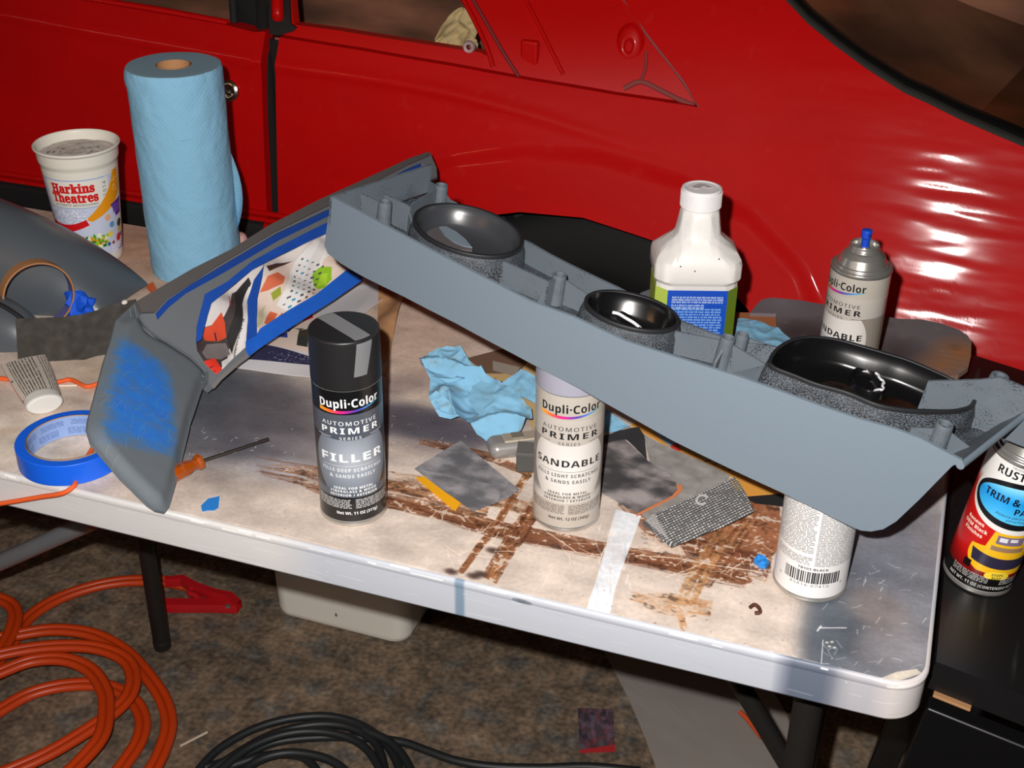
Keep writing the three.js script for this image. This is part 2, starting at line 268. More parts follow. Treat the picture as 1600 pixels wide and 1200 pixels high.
    const rows = []; for (let i = 0; i <= 10; i++) rows.push(hatch.map(p => V3(p.x, p.y + 0.004 + 0.05 * Math.sin(i / 10 * 1.6), p.z - 0.07 - i * 0.11)));
    wpart(t, 'hatch_glass', gridGeo(rows), new THREE.MeshPhysicalMaterial({ color: sRGB(190, 185, 175), roughness: 0.03, transmission: 1, thickness: 0, ior: 1.5, side: THREE.DoubleSide }), 'clear hatch glass');
    const low = d => hatch.map(p => V3(p.x, p.y - d[1], p.z - d[0])); 
    wpart(t, 'load_bay_trim', gridGeo([low([0.06, 0.01]), low([0.065, 0.05]), low([0.30, 0.09]), low([0.31, 0.16])]), M([104, 104, 110], 0.85), 'charcoal load bay trim');
    const cm = pixels(512, 512, (u, v) => { const n = 1 + 1.1 * fbm(u * 8, v * 8, 6, 5), r = sstep(0.1, 0.4, fbm(u * 5 + 3, v * 5, 1, 3)); return [(124 + 40 * r) * n, (84 + 10 * r) * n, (64) * n]; });
    wpart(t, 'load_bay_carpet', gridGeo([low([0.30, 0.16]), low([0.6, 0.17]), low([0.9, 0.15]), low([1.3, 0.12])]), M([255, 255, 255], 0.95, { map: cm }));
    wpart(t, 'interior_trim', new THREE.BoxGeometry(2.9, 0.95, 0.03).translate(-1.3, 0.95, -2.5), M([255, 255, 255], 0.95, { map: cm }));
    wpart(t, 'roof', new THREE.BoxGeometry(1.6, 0.03, 1.1).translate(-1.4, 1.36, -2.4), redIn);
    // beige cloth lying inside the window
    const cl = []; for (let j = 0; j <= 24; j++) { const r2 = []; for (let i = 0; i <= 24; i++) { const u = i / 24, v = j / 24; const p = onPlane(668 + 78 * u + 18 * v * (1 - u), 92 - 80 * v * (0.55 + 0.45 * Math.sin(u * 2.6)), V3(0, 0, -2.02), V3(0, 0, 1)); p.z += 0.05 * fbm(u * 3, v * 3, 5, 3); r2.push(p); } cl.push(r2); }
    wpart(t, 'cloth', gridGeo(cl), M([196, 176, 130], 0.95), 'crumpled beige cloth inside the window'); }
  // bumper end at the far right
  { const g = new RoundedBoxGeometry(0.40, 0.075, 0.2, 5, 0.03); g.translate(0.385, 0.615, -1.72); wpart(t, 'bumper', g, M([150, 22, 34], 0.4, { clearcoat: 0.5 })); const g2 = new RoundedBoxGeometry(0.36, 0.06, 0.18, 3, 0.02); g2.translate(0.40, 0.55, -1.73); wpart(t, 'bumper_insert', g2, dark); }
}
// ---------------------------------------------------------------- the folding table
const TX0 = -1.30, TXW = 1.38, TZ0 = -1.49, TZW = 0.64;
{
  const t = thing('folding_table', 'white plastic folding table, its top stained with brown varnish and grey overspray', 'table', [-0.84, 0, -1.17]);
  const W = 2048, H = 950;
  const Q = (px, py) => { const p = T(px, py); return [(p.x - TX0) / TXW * W, (p.z - TZ0) / TZW * H]; };
  const map = tex(W, H, g => {
    g.fillStyle = 'rgb(208,193,181)'; g.fillRect(0, 0, W, H);
    const local = (px, py, a = 0) => { const o = Q(px, py), x = Q(px + 1, py), y = Q(px, py + 1); g.setTransform(x[0] - o[0], x[1] - o[1], y[0] - o[0], y[1] - o[1], o[0], o[1]); g.rotate(a); };
    const blob = (px, py, rx, ry, a, c, al) => { local(px, py, a * Math.PI / 180); g.scale(rx, ry); const r = g.createRadialGradient(0, 0, 0, 0, 0, 1); r.addColorStop(0, `rgba(${c},${al})`); r.addColorStop(0.45, `rgba(${c},${al * 0.75})`); r.addColorStop(0.8, `rgba(${c},${al * 0.18})`); r.addColorStop(1, `rgba(${c},0)`); g.fillStyle = r; g.fillRect(-1, -1, 2, 2); g.resetTransform(); };
    const poly = (pts, c) => { g.beginPath(); pts.forEach((p, i) => { const q = Q(...p); i ? g.lineTo(...q) : g.moveTo(...q); }); g.closePath(); g.fillStyle = c; g.fill(); };
    const line = (pts, w, c) => { g.beginPath(); pts.forEach((p, i) => { const q = Q(...p); i ? g.lineTo(...q) : g.moveTo(...q); }); g.strokeStyle = c; g.lineWidth = w * 0.75; g.lineCap = 'round'; g.lineJoin = 'round'; g.stroke(); };
    const streak = (pts, w, cols, n, al = 0.3) => { for (let k = 0; k < n; k++) { const off = rr(-0.5, 0.5) * w, c = cols[Math.floor(rnd() * cols.length)]; const a = rnd() * 0.5, b = a + rr(0.3, 1); const out = []; const m = 26; for (let i = 0; i <= m; i++) { const s = clamp(lerp(a, b, i / m)) * (pts.length - 1), j = Math.min(pts.length - 2, Math.floor(s)), f = s - j; const dx = pts[j + 1][0] - pts[j][0], dy = pts[j + 1][1] - pts[j][1], l = Math.hypot(dx, dy); out.push([lerp(pts[j][0], pts[j + 1][0], f) - dy / l * off + rr(-1, 1), lerp(pts[j][1], pts[j + 1][1], f) + dx / l * off + rr(-1, 1)]); } line(out, rr(1.5, 5), `rgba(${c},${al})`); } };
    const BR = ['118,72,46', '140,92,62', '92,52,36', '158,110,76', '104,60,42'], TAN = ['176,124,78', '190,142,96', '160,104,62', '206,164,120'];
    // old grime towards the back and the left
    blob(230, 380, 330, 120, 0, '196,150,120', 0.75); blob(650, 520, 150, 120, 20, '206,172,150', 0.6); blob(150, 570, 180, 60, 0, '206,180,156', 0.6); blob(60, 700, 140, 60, 10, '226,214,196', 0.7); blob(1150, 500, 120, 60, 0, '190,120,80', 0.9); blob(1260, 540, 200, 60, 12, '110,90,95', 0.8);
    for (let k = 0; k < 60; k++) blob(rr(0, 260), rr(570, 760), rr(20, 60), rr(6, 16), rr(-20, 20), rnd() < 0.5 ? '196,172,150' : '230,220,204', 0.35);
    // grey overspray clouds
    for (const b of [[340, 670, 150, 110], [430, 690, 150, 70], [640, 662, 130, 44], [360, 640, 130, 90], [690, 678, 120, 40], [320, 700, 120, 70], [400, 610, 120, 60]]) blob(b[0], b[1], b[2], b[3], 8, '84,84,92', 0.8); blob(350, 650, 150, 52, 8, '78,80,88', 0.9); blob(430, 640, 200, 60, 6, '96,92,96', 0.85); blob(330, 600, 70, 60, 0, '70,72,78', 0.8); blob(640, 655, 120, 34, 10, '82,78,86', 0.95); blob(720, 672, 110, 30, 12, '86,82,92', 0.85); blob(620, 600, 90, 26, -10, '120,104,104', 0.6); blob(780, 650, 90, 30, 10, '120,112,118', 0.6); blob(660, 700, 120, 18, 12, '168,150,144', 0.55);
    blob(440, 735, 140, 28, 6, '196,190,196', 0.7); blob(330, 740, 120, 40, 10, '196,182,168', 0.5); blob(300, 690, 90, 40, 10, '120,118,124', 0.5);
    blob(500, 700, 160, 22, 10, '150,140,146', 0.6);
    // brown varnish bands
    const band = [[395, 735], [470, 748], [520, 768], [620, 785], [700, 803], [770, 826], [850, 842], [930, 858], [1000, 872], [1080, 888], [1165, 905]];
    for (const [w, c] of [[17, 'rgba(134,80,48,0.75)'], [10, 'rgba(108,58,34,0.6)']]) { line(band.slice(2), w * 1.5, c); line([[845, 770], [826, 808], [806, 838], [790, 866], [768, 900]], w * 1.3, 'rgba(170,112,68,0.7)'); line([[1180, 780], [1130, 850], [1100, 895]], w * 2, 'rgba(150,92,54,0.7)'); line([[980, 770], [1050, 836], [1100, 856]], w * 2, c); } streak(band, 26, BR, 90, 0.34); streak(band.slice(3), 18, BR, 90, 0.4); streak([[400, 722], [520, 742], [640, 765], [760, 800]], 16, BR.concat(TAN), 60, 0.3);
    streak([[650, 686], [700, 698], [760, 712], [830, 740]], 12, BR, 50, 0.4); streak([[600, 745], [650, 752], [720, 770], [800, 788], [840, 800]], 20, TAN.concat(BR), 60, 0.25);
    streak([[845, 690], [825, 740], [805, 770], [775, 822], [748, 855], [720, 893]], 9, TAN.concat(BR), 50, 0.42);
    streak([[850, 770], [825, 808], [806, 835], [790, 862], [765, 905]], 24, TAN.concat(BR), 80, 0.33); streak([[838, 790], [815, 830], [800, 850]], 22, BR, 40, 0.4);
    poly([[1110, 800], [1215, 770], [1225, 850], [1195, 880], [1100, 880], [1085, 850]], 'rgba(150,88,56,0.85)'); streak([[1180, 780], [1130, 850], [1090, 905]], 46, BR.concat(TAN), 120, 0.3); streak([[1000, 838], [1090, 860], [1200, 892]], 40, BR, 110, 0.3); streak([[1130, 830], [1095, 890], [1075, 930]], 30, TAN, 50, 0.35);
    streak([[960, 750], [1040, 830], [1100, 850]], 50, BR, 90, 0.3); poly([[1010, 836], [1060, 845], [1072, 868], [1020, 862]], 'rgba(222,206,192,0.8)');
    streak([[1035, 935], [1080, 945], [1110, 950]], 22, TAN, 46, 0.3); streak([[985, 930], [1010, 938]], 14, TAN, 16, 0.2); streak([[1060, 955], [1068, 985]], 10, TAN, 14, 0.25);
    blob(1050, 945, 70, 22, 10, '190,140,96', 0.45); poly([[1150, 855], [1200, 868], [1205, 895], [1160, 888]], 'rgba(92,48,30,0.5)');
    for (const [x, y] of [[705, 893], [740, 900], [752, 897], [770, 860]]) blob(x, y, 16, 7, 10, '60,40,36', 0.9);
    blob(880, 790, 60, 22, 10, '226,210,198', 0.8);
    // grey spray over the near right corner
    for (const b of [[1370, 920, 150, 220, 0, '96,100,108', 0.9], [1400, 980, 130, 160, 0, '104,106,114', 0.9], [1300, 990, 70, 130, 6, '62,68,78', 0.9], [1420, 900, 90, 200, 0, '110,112,120', 0.9], [1330, 900, 90, 70, 0, '92,98,108', 0.95], [1300, 960, 55, 60, 0, '88,96,106', 0.95], [1290, 1010, 50, 60, 0, '84,92,102', 0.95], [1390, 880, 90, 80, 0, '120,124,134', 0.9], [1440, 950, 60, 130, 0, '136,138,146', 0.7], [1400, 1010, 90, 50, 0, '146,142,146', 0.7], [1370, 950, 80, 46, 25, '150,134,126', 0.6], [1450, 820, 40, 90, 0, '140,138,144', 0.8], [1380, 800, 60, 50, 0, '128,126,134', 0.9], [1340, 1045, 70, 22, 15, '120,126,136', 0.7]]) blob(...b);
    for (let k = 0; k < 40; k++) { const x = rr(1230, 1280), y = rr(900, 1040); line([[x, y], [x + rr(-8, 8), y + rr(4, 24)]], 1, 'rgba(120,104,96,0.25)'); }
    // white painted strip, edge wear, scratches
    poly([[962, 796], [1002, 806], [975, 880], [960, 925], [953, 962], [916, 953], [935, 895]], 'rgba(232,236,242,0.95)'); for (let k = 0; k < 40; k++) { const x = rr(930, 985), y = rr(810, 950); line([[x, y], [x + rr(-6, 4), y + rr(6, 18)]], 1.4, `rgba(${rnd() < 0.5 ? '250,252,255' : '176,180,190'},0.6)`); }
    poly([[914, 952], [958, 962], [962, 968], [920, 960]], 'rgba(255,255,255,0.9)'); poly([[1000, 976], [1014, 979], [1012, 985], [1000, 982]], 'rgba(255,255,255,0.9)');
    const scr = (n, x0, y0, x1, y1, L, c, w) => { for (let k = 0; k < n; k++) { const x = rr(x0, x1), y = rr(y0, y1), a = rr(0, 6.3), l = rr(0.2, 1) * L; line([[x, y], [x + Math.cos(a) * l * 0.5, y + Math.sin(a) * l * 0.3 + rr(-1, 1)], [x + Math.cos(a) * l, y + Math.sin(a) * l * 0.7]], rr(0.6, 1) * w, c); } };
    scr(30, 680, 790, 830, 860, 36, 'rgba(240,216,196,0.9)', 1.8); scr(26, 860, 830, 1010, 890, 60, 'rgba(244,220,200,0.85)', 1.4); scr(40, 1020, 850, 1210, 905, 40, 'rgba(240,214,190,0.85)', 1.5); scr(10, 690, 850, 800, 900, 40, 'rgba(246,226,206,0.9)', 1.6); scr(50, 1270, 880, 1450, 1060, 22, 'rgba(226,226,230,0.8)', 1.3); scr(30, 560, 620, 800, 720, 6, 'rgba(225,222,222,0.8)', 1.6); scr(18, 1200, 940, 1290, 1040, 20, 'rgba(120,100,92,0.35)', 1); scr(26, 280, 660, 460, 740, 8, 'rgba(236,230,230,0.8)', 1.6); scr(60, 20, 600, 620, 860, 5, 'rgba(90,70,60,0.5)', 1.4); scr(60, 660, 700, 1260, 1010, 4, 'rgba(80,44,30,0.7)', 1.6);
    line([[995, 868], [1060, 872], [1120, 884], [1190, 894]], 2.2, 'rgba(244,226,206,0.95)'); line([[1170, 872], [1150, 885], [1135, 895]], 1.6, 'rgba(246,226,206,0.95)'); line([[1040, 902], [1070, 892], [1095, 882], [1100, 878]], 1.6, 'rgba(246,226,206,0.95)'); line([[935, 880], [955, 835]], 1.6, 'rgba(246,226,206,0.95)'); line([[850, 828], [900, 862]], 1.8, 'rgba(246,222,200,0.95)'); line([[860, 858], [945, 868]], 1.6, 'rgba(246,222,200,0.95)');
    line([[1280, 981], [1322, 981]], 2.6, 'rgba(230,228,230,0.9)'); line([[1277, 986], [1283, 978]], 2.6, 'rgba(230,228,230,0.9)'); for (const [x, y] of [[1300, 1003], [1296, 1010], [1304, 1012], [1292, 1004]]) blob(x, y, 4, 2.5, 0, '236,230,214', 0.9);
    poly([[1370, 1062], [1400, 1050], [1432, 1045], [1440, 1052], [1410, 1062], [1380, 1068]], 'rgba(226,214,196,0.85)');
    for (let k = 0; k < 34; k++) { const f = k / 34; const x = lerp(700, 1290, f), y = lerp(903, 1038, f); line([[x, y + rr(-2, 2)], [x + rr(6, 26), y + rr(1, 7)]], rr(0.8, 2.2), 'rgba(246,238,226,0.85)'); }
    line([[1286, 1000], [1283, 1040]], 1.6, 'rgba(235,235,240,0.8)');
    line([[120, 766], [400, 826], [700, 898]], 3, 'rgba(240,230,220,0.55)');
    // fine dirt
    const im = g.getImageData(0, 0, W, H), d = im.data;
    for (let j = 0; j < H; j++) for (let i = 0; i < W; i++) { const k = (j * W + i) * 4; if (d[k] - d[k + 2] > 34 && d[k] < 215 && j / H * TZW + TZ0 > -1.13 && i / W * TXW + TX0 > -0.66) { const c = fbm(i / 30, j / 15, 8, 4) + 0.35 * noise(i / 6, j / 5, 3); const a = sstep(0.17, 0.25, c) * 0.92; if (a > 0) { d[k] = lerp(d[k], 210, a); d[k + 1] = lerp(d[k + 1], 194, a); d[k + 2] = lerp(d[k + 2], 180, a); } const q = 1 - 0.4 * sstep(0.05, 0.4, -c); d[k] *= q; d[k + 1] *= q * 0.98; d[k + 2] *= q * 0.96; } const n = 1 + 0.22 * fbm(i / 60, j / 46, 2, 3) + 0.10 * fbm(i / 7, j / 7, 5, 2); d[k] = clamp(d[k] * n, 0, 255); d[k + 1] = clamp(d[k + 1] * n, 0, 255); d[k + 2] = clamp(d[k + 2] * n, 0, 255); }
    g.putImageData(im, 0, 0);
  });
  const X0 = -1.745, X1 = 0.070, Z0 = -1.475, Z1 = -0.864, R = 0.034;
  const loop = (ins) => { const o = [], r = R - ins; for (const [cx, cz, a0] of [[X1 - R, Z1 - R, 0], [X0 + R, Z1 - R, 90], [X0 + R, Z0 + R, 180], [X1 - R, Z0 + R, 270]]) for (let k = 0; k <= 10; k++) { const a = (a0 + k * 9) * Math.PI / 180; o.push([cx + Math.cos(a) * r, cz + Math.sin(a) * r]); } return o; };
  const uvT = (x, y, p) => [(p.x - TX0) / TXW, 1 - (p.z - TZ0) / TZW];
  const bump = pixels(256, 256, (u, v) => { const n = 128 + 150 * fbm(u * 14, v * 14, 4, 4); return [n, n, n]; }, false); bump.repeat.set(6, 3);
  wpart(t, 'tabletop', slab(loop(0.004).map(p => V3(p[0], TABLE_Y, p[1])), V3(0, 1, 0), 0.008, [], p => p, uvT), M([255, 255, 255], 0.55, { map, bumpMap: bump, bumpScale: 0.0006 }));
  // moulded rim with its own dirt
  const RW = 2048, RH = 96;
  const rimMap = tex(RW, RH, g => {
    g.fillStyle = 'rgb(184,189,198)'; g.fillRect(0, 0, RW, RH);
    const X = px => { const p = onPlane(px, 1010 - (1280 - px) * 0.222, V3(0, 0.72, Z1), V3(0, 0, 1)); return clamp((p.x - TX0) / (TXW + 0.5)) * RW; };
    const gr = (a, b, c, al, soft) => { const x0 = X(a), x1 = X(b); const l = g.createLinearGradient(x0 - soft, 0, x1 + soft, 0); const s = soft / (x1 - x0 + 2 * soft); l.addColorStop(0, `rgba(${c},0)`); l.addColorStop(s, `rgba(${c},${al})`); l.addColorStop(1 - s, `rgba(${c},${al})`); l.addColorStop(1, `rgba(${c},0)`); g.fillStyle = l; g.fillRect(x0 - soft, 0, x1 - x0 + 2 * soft, RH); };
    gr(-100, 420, '214,210,206', 0.8, 60); gr(712, 722, '120,140,160', 0.95, 3); gr(1245, 1310, '92,100,116', 0.95, 18); gr(1330, 1400, '170,168,172', 0.7, 20); gr(1405, 1500, '206,198,194', 0.8, 20);
    g.globalAlpha = 0.5; for (let k = 0; k < 160; k++) { g.strokeStyle = rnd() < 0.5 ? 'rgba(150,150,156,0.5)' : 'rgba(240,240,244,0.8)'; g.lineWidth = rr(0.6, 1.6); const x = rr(0, RW), y = rr(0, RH); g.beginPath(); g.moveTo(x, y); g.lineTo(x + rr(-40, 40), y + rr(-6, 6)); g.stroke(); } g.globalAlpha = 1;
    g.fillStyle = 'rgba(248,244,238,0.8)'; for (let k = 0; k < 60; k++) g.fillRect(rr(0, RW), rr(0, 10), rr(6, 40), rr(1, 4));
    g.fillStyle = 'rgba(110,116,126,0.7)'; for (const px of [812, 820]) { g.beginPath(); g.ellipse(X(px), 14, 8, 6, 0.3, 0, 7); g.fill(); }
  });
  const prof = [[0.006, 0.740], [0.003, 0.7399], [0.0008, 0.7388], [0.0, 0.736], [0.0004, 0.732], [0.0012, 0.7315], [0.0012, 0.700], [0.003, 0.6965], [0.008, 0.695], [0.02, 0.695]];
  const rows = prof.map(([ins, y]) => { const l = loop(ins).map(p => V3(p[0], y, p[1])); l.push(l[0].clone()); return l; });
  wpart(t, 'table_rim', gridGeo(rows, (i, j, p) => [(p.x - TX0 + Math.max(0, (Z1 - R - p.z)) * 0.5 + (p.x > X1 - R && p.z < Z1 - R ? 0 : 0)) / (TXW + 0.5), clamp((p.y - 0.695) / 0.045)]), M([255, 255, 255], 0.5, { map: rimMap }));
  wpart(t, 'underside', slab(loop(0.012).map(p => V3(p[0], 0.716, p[1])), V3(0, 1, 0), 0.02), M([190, 188, 184], 0.7));
  // folding legs of dark steel tube
  const steel = M([52, 50, 48], 0.45, { metalness: 0.6 });
  const L = (x, z) => wpart(t, 'leg', merge([bar(V3(x, 0.0, z), V3(x, 0.70, z), 0.0145), new THREE.SphereGeometry(0.0155, 14, 10).translate(x, 0.012, z)]), steel);
  L(-1.1, -1.385); L(-1.1, -0.96); L(-0.025, -1.385); L(-0.025, -0.96);
  wpart(t, 'leg_brace', bar(V3(-1.1, 0.60, -1.385), V3(-1.1, 0.60, -0.96), 0.011), steel); wpart(t, 'leg_brace', bar(V3(-0.025, 0.60, -1.385), V3(-0.025, 0.60, -0.96), 0.011), steel);
  const p1 = onPlane(1175, 1101, V3(0, 0, -1.16), V3(0, 0, 1)), p2 = onPlane(1236, 1204, V3(0, 0, -1.16), V3(0, 0, 1)); const dd = p2.clone().sub(p1);
  wpart(t, 'leg_brace', bar(p1.clone().addScaledVector(dd, -(0.70 - p1.y) / -dd.y), p2.clone().addScaledVector(dd, 0.35), 0.0115), steel);
  // bright brace tube at the left end
  const q1 = onPlane(-60, 905, V3(0, 0, -1.15), V3(0, 0, 1)), q2 = onPlane(125, 823, V3(0, 0, -1.15), V3(0, 0, 1));
  wpart(t, 'leg_brace', bar(q1.clone().addScaledVector(q2.clone().sub(q1), -0.4), q2.clone().addScaledVector(q2.clone().sub(q1), 0.1), 0.0125), M([150, 152, 156], 0.35, { metalness: 0.5 }));
}

// ---------------------------------------------------------------- the black bench beside the table
const BENCH_Q = new THREE.Quaternion().setFromAxisAngle(V3(0, 0, 1), -0.12).multiply(new THREE.Quaternion().setFromAxisAngle(V3(0, 1, 0), -0.10));
{
  const t = thing('bench', 'black painted bench standing right of the table under the red spray can', 'bench', [0.42, 0, -1.3]);
  const y = 0.70, F = T(1460, 1035, y - TABLE_Y).z;
  const scuff = pixels(512, 512, (u, v) => { const s = sstep(0.2, 0.5, fbm(u * 60, v * 6, 2, 4)) * 26, k = sstep(0.5, 0.6, fbm(u * 90, v * 90, 7, 2)) * 60; return [20 + s + k, 19 + s + k, 20 + s + k]; }); scuff.repeat.set(1.4, 1.4);
  const blk = M([255, 255, 255], 0.38, { map: scuff }); const pl = M([13, 13, 14], 0.32, { clearcoat: 0.4 });
  const top = slab([V3(0.078, y, F), V3(0.745, y, F), V3(0.745, y, F - 0.62), V3(0.016, y, F - 0.62)], V3(0, 1, 0), 0.032);
  wpart(t, 'top', top, blk);
  const Fz = F;
  wpart(t, 'front_rail', new RoundedBoxGeometry(0.66, 0.10, 0.02, 3, 0.003).translate(0.085 + 0.33, y - 0.10, Fz - 0.005), pl);
  wpart(t, 'wood_edge', new RoundedBoxGeometry(0.034, 0.003, 0.02, 2, 0.001).translate(0.085 + 0.018, y - 0.0335, Fz - 0.0035), M([150, 110, 72], 0.8), 'bare wooden edge');
  for (const [x, z] of [[0.11, Fz - 0.04], [0.72, Fz - 0.04], [0.11, Fz - 0.56], [0.72, Fz - 0.56]]) { const h = y - 0.04 - (x > 0.5 ? 0.085 : 0.012); wpart(t, 'leg', new RoundedBoxGeometry(0.045, h, 0.045, 2, 0.004).translate(x, y - 0.03 - h / 2, z), pl); }
  const piv = V3(0.085, y, F); t.position.sub(piv).applyQuaternion(BENCH_Q).add(piv); t.quaternion.copy(BENCH_Q);
}
// ---------------------------------------------------------------- spray cans
const tin = M([196, 194, 188], 0.26, { metalness: 0.8, clearcoat: 0.4, clearcoatRoughness: 0.1 });
const wide = (g, s, x, y, size, sx = 1, weight = 'bold', align = 'center', font = 'sans-serif') => { g.save(); g.translate(x, y); g.scale(sx, 1); g.font = `${weight} ${size}px ${font}`; g.textAlign = align; g.textBaseline = 'middle'; g.fillText(s, 0, 0); g.restore(); };
const tiny = (g, x0, y0, x1, y1, step, c, size = 0.62) => { g.fillStyle = c; for (let y = y0; y < y1; y += step) { let x = x0; while (x < x1 - step) { const w = rr(0.8, 4.2) * step; const n = Math.max(1, Math.round(w / (step * 0.5))); for (let k = 0; k < n && x + k * step * 0.5 < x1 - step * 0.3; k++) { const t = rnd(); g.fillRect(x + k * step * 0.5, y + (t < 0.25 ? -step * 0.12 : 0), step * 0.27, step * size * (t < 0.25 ? 1.15 : rr(0.8, 1))); } x += n * step * 0.5 + step * 0.42; } } };
const LW = 1656, LH = 1200;                                  // label canvas: 8 px per mm, 207 x 150 mm
function dupli(kind) {
  return tex(LW, LH, (g, W, H) => {
    const dk = kind === 'filler', C = W / 2, ink = dk ? 'rgb(238,240,242)' : 'rgb(24,24,26)';
    const base = dk ? 'rgb(78,86,98)' : 'rgb(178,172,164)';
    g.fillStyle = base; g.fillRect(0, 0, W, H);
    g.fillStyle = dk ? 'rgb(18,18,20)' : 'rgb(178,172,162)'; g.fillRect(0, 0, W, 205);
    for (const cx of [C, C - W / 2, C + W / 2]) {          // the pale oval with dark scallops beside it
      if (cx !== C) continue;
      g.fillStyle = dk ? 'rgb(26,30,36)' : 'rgb(140,132,122)'; g.beginPath(); g.moveTo(cx - 560, 400); g.lineTo(cx + 560, 400); g.lineTo(cx + 560, 900); g.lineTo(cx - 560, 900); g.fill();
      const r = g.createRadialGradient(cx, 620, 40, cx, 620, 420); r.addColorStop(0, dk ? 'rgb(166,172,182)' : 'rgb(214,211,208)'); r.addColorStop(0.6, dk ? 'rgb(120,128,140)' : 'rgb(208,204,199)'); r.addColorStop(1, dk ? 'rgb(84,92,104)' : 'rgb(190,185,178)');
      g.fillStyle = r; g.beginPath(); g.moveTo(cx - 235, 400); g.bezierCurveTo(cx - 350, 540, cx - 350, 740, cx - 225, 900); g.lineTo(cx + 225, 900); g.bezierCurveTo(cx + 350, 740, cx + 350, 540, cx + 235, 400); g.fill();
      const b = g.createLinearGradient(0, 205, 0, 420); b.addColorStop(0, dk ? 'rgb(80,86,96)' : 'rgb(184,178,170)'); b.addColorStop(1, dk ? 'rgb(74,80,92)' : 'rgb(180,174,167)'); g.fillStyle = b; g.beginPath(); g.moveTo(0, 205); g.lineTo(W, 205); g.lineTo(W, 400); g.lineTo(cx + 300, 400); g.quadraticCurveTo(cx, 470, cx - 300, 400); g.lineTo(0, 400); g.fill();
      const lo = g.createLinearGradient(0, 860, 0, 975); lo.addColorStop(0, dk ? 'rgba(90,98,108,0)' : 'rgba(210,206,200,0)'); lo.addColorStop(1, dk ? 'rgb(84,92,102)' : 'rgb(206,202,196)'); g.fillStyle = lo; g.fillRect(0, 860, W, 115); g.fillStyle = dk ? 'rgb(70,78,90)' : 'rgb(200,196,190)'; g.fillRect(0, 900, cx - 600, 75); 
    }
    g.fillStyle = dk ? 'rgb(20,20,22)' : 'rgb(180,172,162)'; g.fillRect(0, 968, W, 232);
    // brand name over a rainbow swoosh
    const sw = g.createLinearGradient(C - 290, 0, C + 290, 0); [[0, 'rgb(250,200,40)'], [0.2, 'rgb(240,120,40)'], [0.38, 'rgb(226,40,130)'], [0.58, 'rgb(90,60,170)'], [0.78, 'rgb(40,150,220)'], [1, 'rgb(60,190,120)']].forEach(a => sw.addColorStop(...a)); g.fillStyle = sw;
    g.beginPath(); g.moveTo(C - 245, 152); g.quadraticCurveTo(C, 196, C + 250, 128); g.lineTo(C + 250, 134); g.quadraticCurveTo(C, 222, C - 245, 182); g.fill();
    g.fillStyle = ink; g.save(); g.translate(C, 108); g.rotate(-0.02); wide(g, 'Dupli·Color', 0, 0, 100, 0.92); g.restore();
    g.fillStyle = ink; const sp2 = (s, y, size, sx, ls, weight = 'bold') => { g.save(); g.letterSpacing = ls + 'px'; wide(g, s, C, y, size, sx, weight); g.restore(); };
    sp2('AUTOMOTIVE', 285, 50, 1.25, 6, 'normal'); sp2('PRIMER', 350, 76, 1.5, 8); sp2('SERIES', 418, 34, 1.3, 6, 'normal'); g.fillRect(C - 285, 408, 130, 3); g.fillRect(C + 155, 408, 130, 3);
    if (dk) { g.fillStyle = 'rgb(246,248,250)'; g.strokeStyle = 'rgba(70,76,84,0.8)'; g.lineWidth = 5; sp2('FILLER', 600, 100, 1.62, 3); } else sp2('SANDABLE', 600, 84, 1.3, 2);
    g.fillStyle = ink; g.globalAlpha = 0.8; g.fillRect(C - 250, 672, 500, 3); sp2(dk ? 'FILLS DEEP SCRATCHES' : 'FILLS LIGHT SCRATCHES', 712, 42, 1.0, 3); sp2('& SANDS EASILY', 768, 42, 1.0, 4); g.globalAlpha = 1;
    sp2('IDEAL FOR METAL', 880, 31, 1.1, 2); sp2('FIBERGLASS & WOOD', 912, 31, 1.1, 2); sp2('INTERIOR / EXTERIOR', 946, 31, 1.1, 2);
    tiny(g, C - 330, 990, C - 22, 1080, 15, ink); tiny(g, C + 10, 990, C + 320, 1080, 15, ink); tiny(g, 20, 990, C - 370, 1150, 15, ink); tiny(g, C + 360, 990, W - 20, 1150, 15, ink);
    tiny(g, C + 480, 240, W - 10, 960, 15, dk ? 'rgb(180,184,190)' : 'rgb(60,56,60)'); tiny(g, 10, 240, C - 480, 960, 15, dk ? 'rgb(180,184,190)' : 'rgb(60,56,60)');
    g.fillStyle = ink; wide(g, dk ? 'Net Wt. 11 OZ (311g)' : 'Net Wt. 12 OZ (340g)', C + 20, 1120, 38, 0.92);
  });
}
const LABEL = { filler: dupli('filler'), sand: dupli('sand') };
const backLabel = tex(LW, LH, (g, W, H) => {
  g.fillStyle = 'rgb(220,219,218)'; g.fillRect(0, 0, W, H); const C = W / 2; const ink = 'rgb(24,24,28)';
  for (let k = -2; k < 2; k++) { const x = C + 10 + k * 400; tiny(g, x + 6, 40, x + 385, k === -1 ? 700 : 830, 19, ink, 0.56); if (k === -1) tiny(g, x + 80, 745, x + 385, 830, 19, ink, 0.56); }
  g.fillStyle = ink; wide(g, 'TB101 BLACK', C + 10, 872, 36, 1);
  let x = C - 200; while (x < C + 210) { const w = rr(3, 13); g.fillRect(x, 905, w, 130); x += w + rr(3, 10); }
  g.save(); g.letterSpacing = '6px'; wide(g, '85816 07410', C, 1062, 40, 1, 'normal'); g.restore(); wide(g, '0', C - 245, 1050, 40, 1, 'normal'); wide(g, '4', C + 245, 1050, 40, 1, 'normal');
});
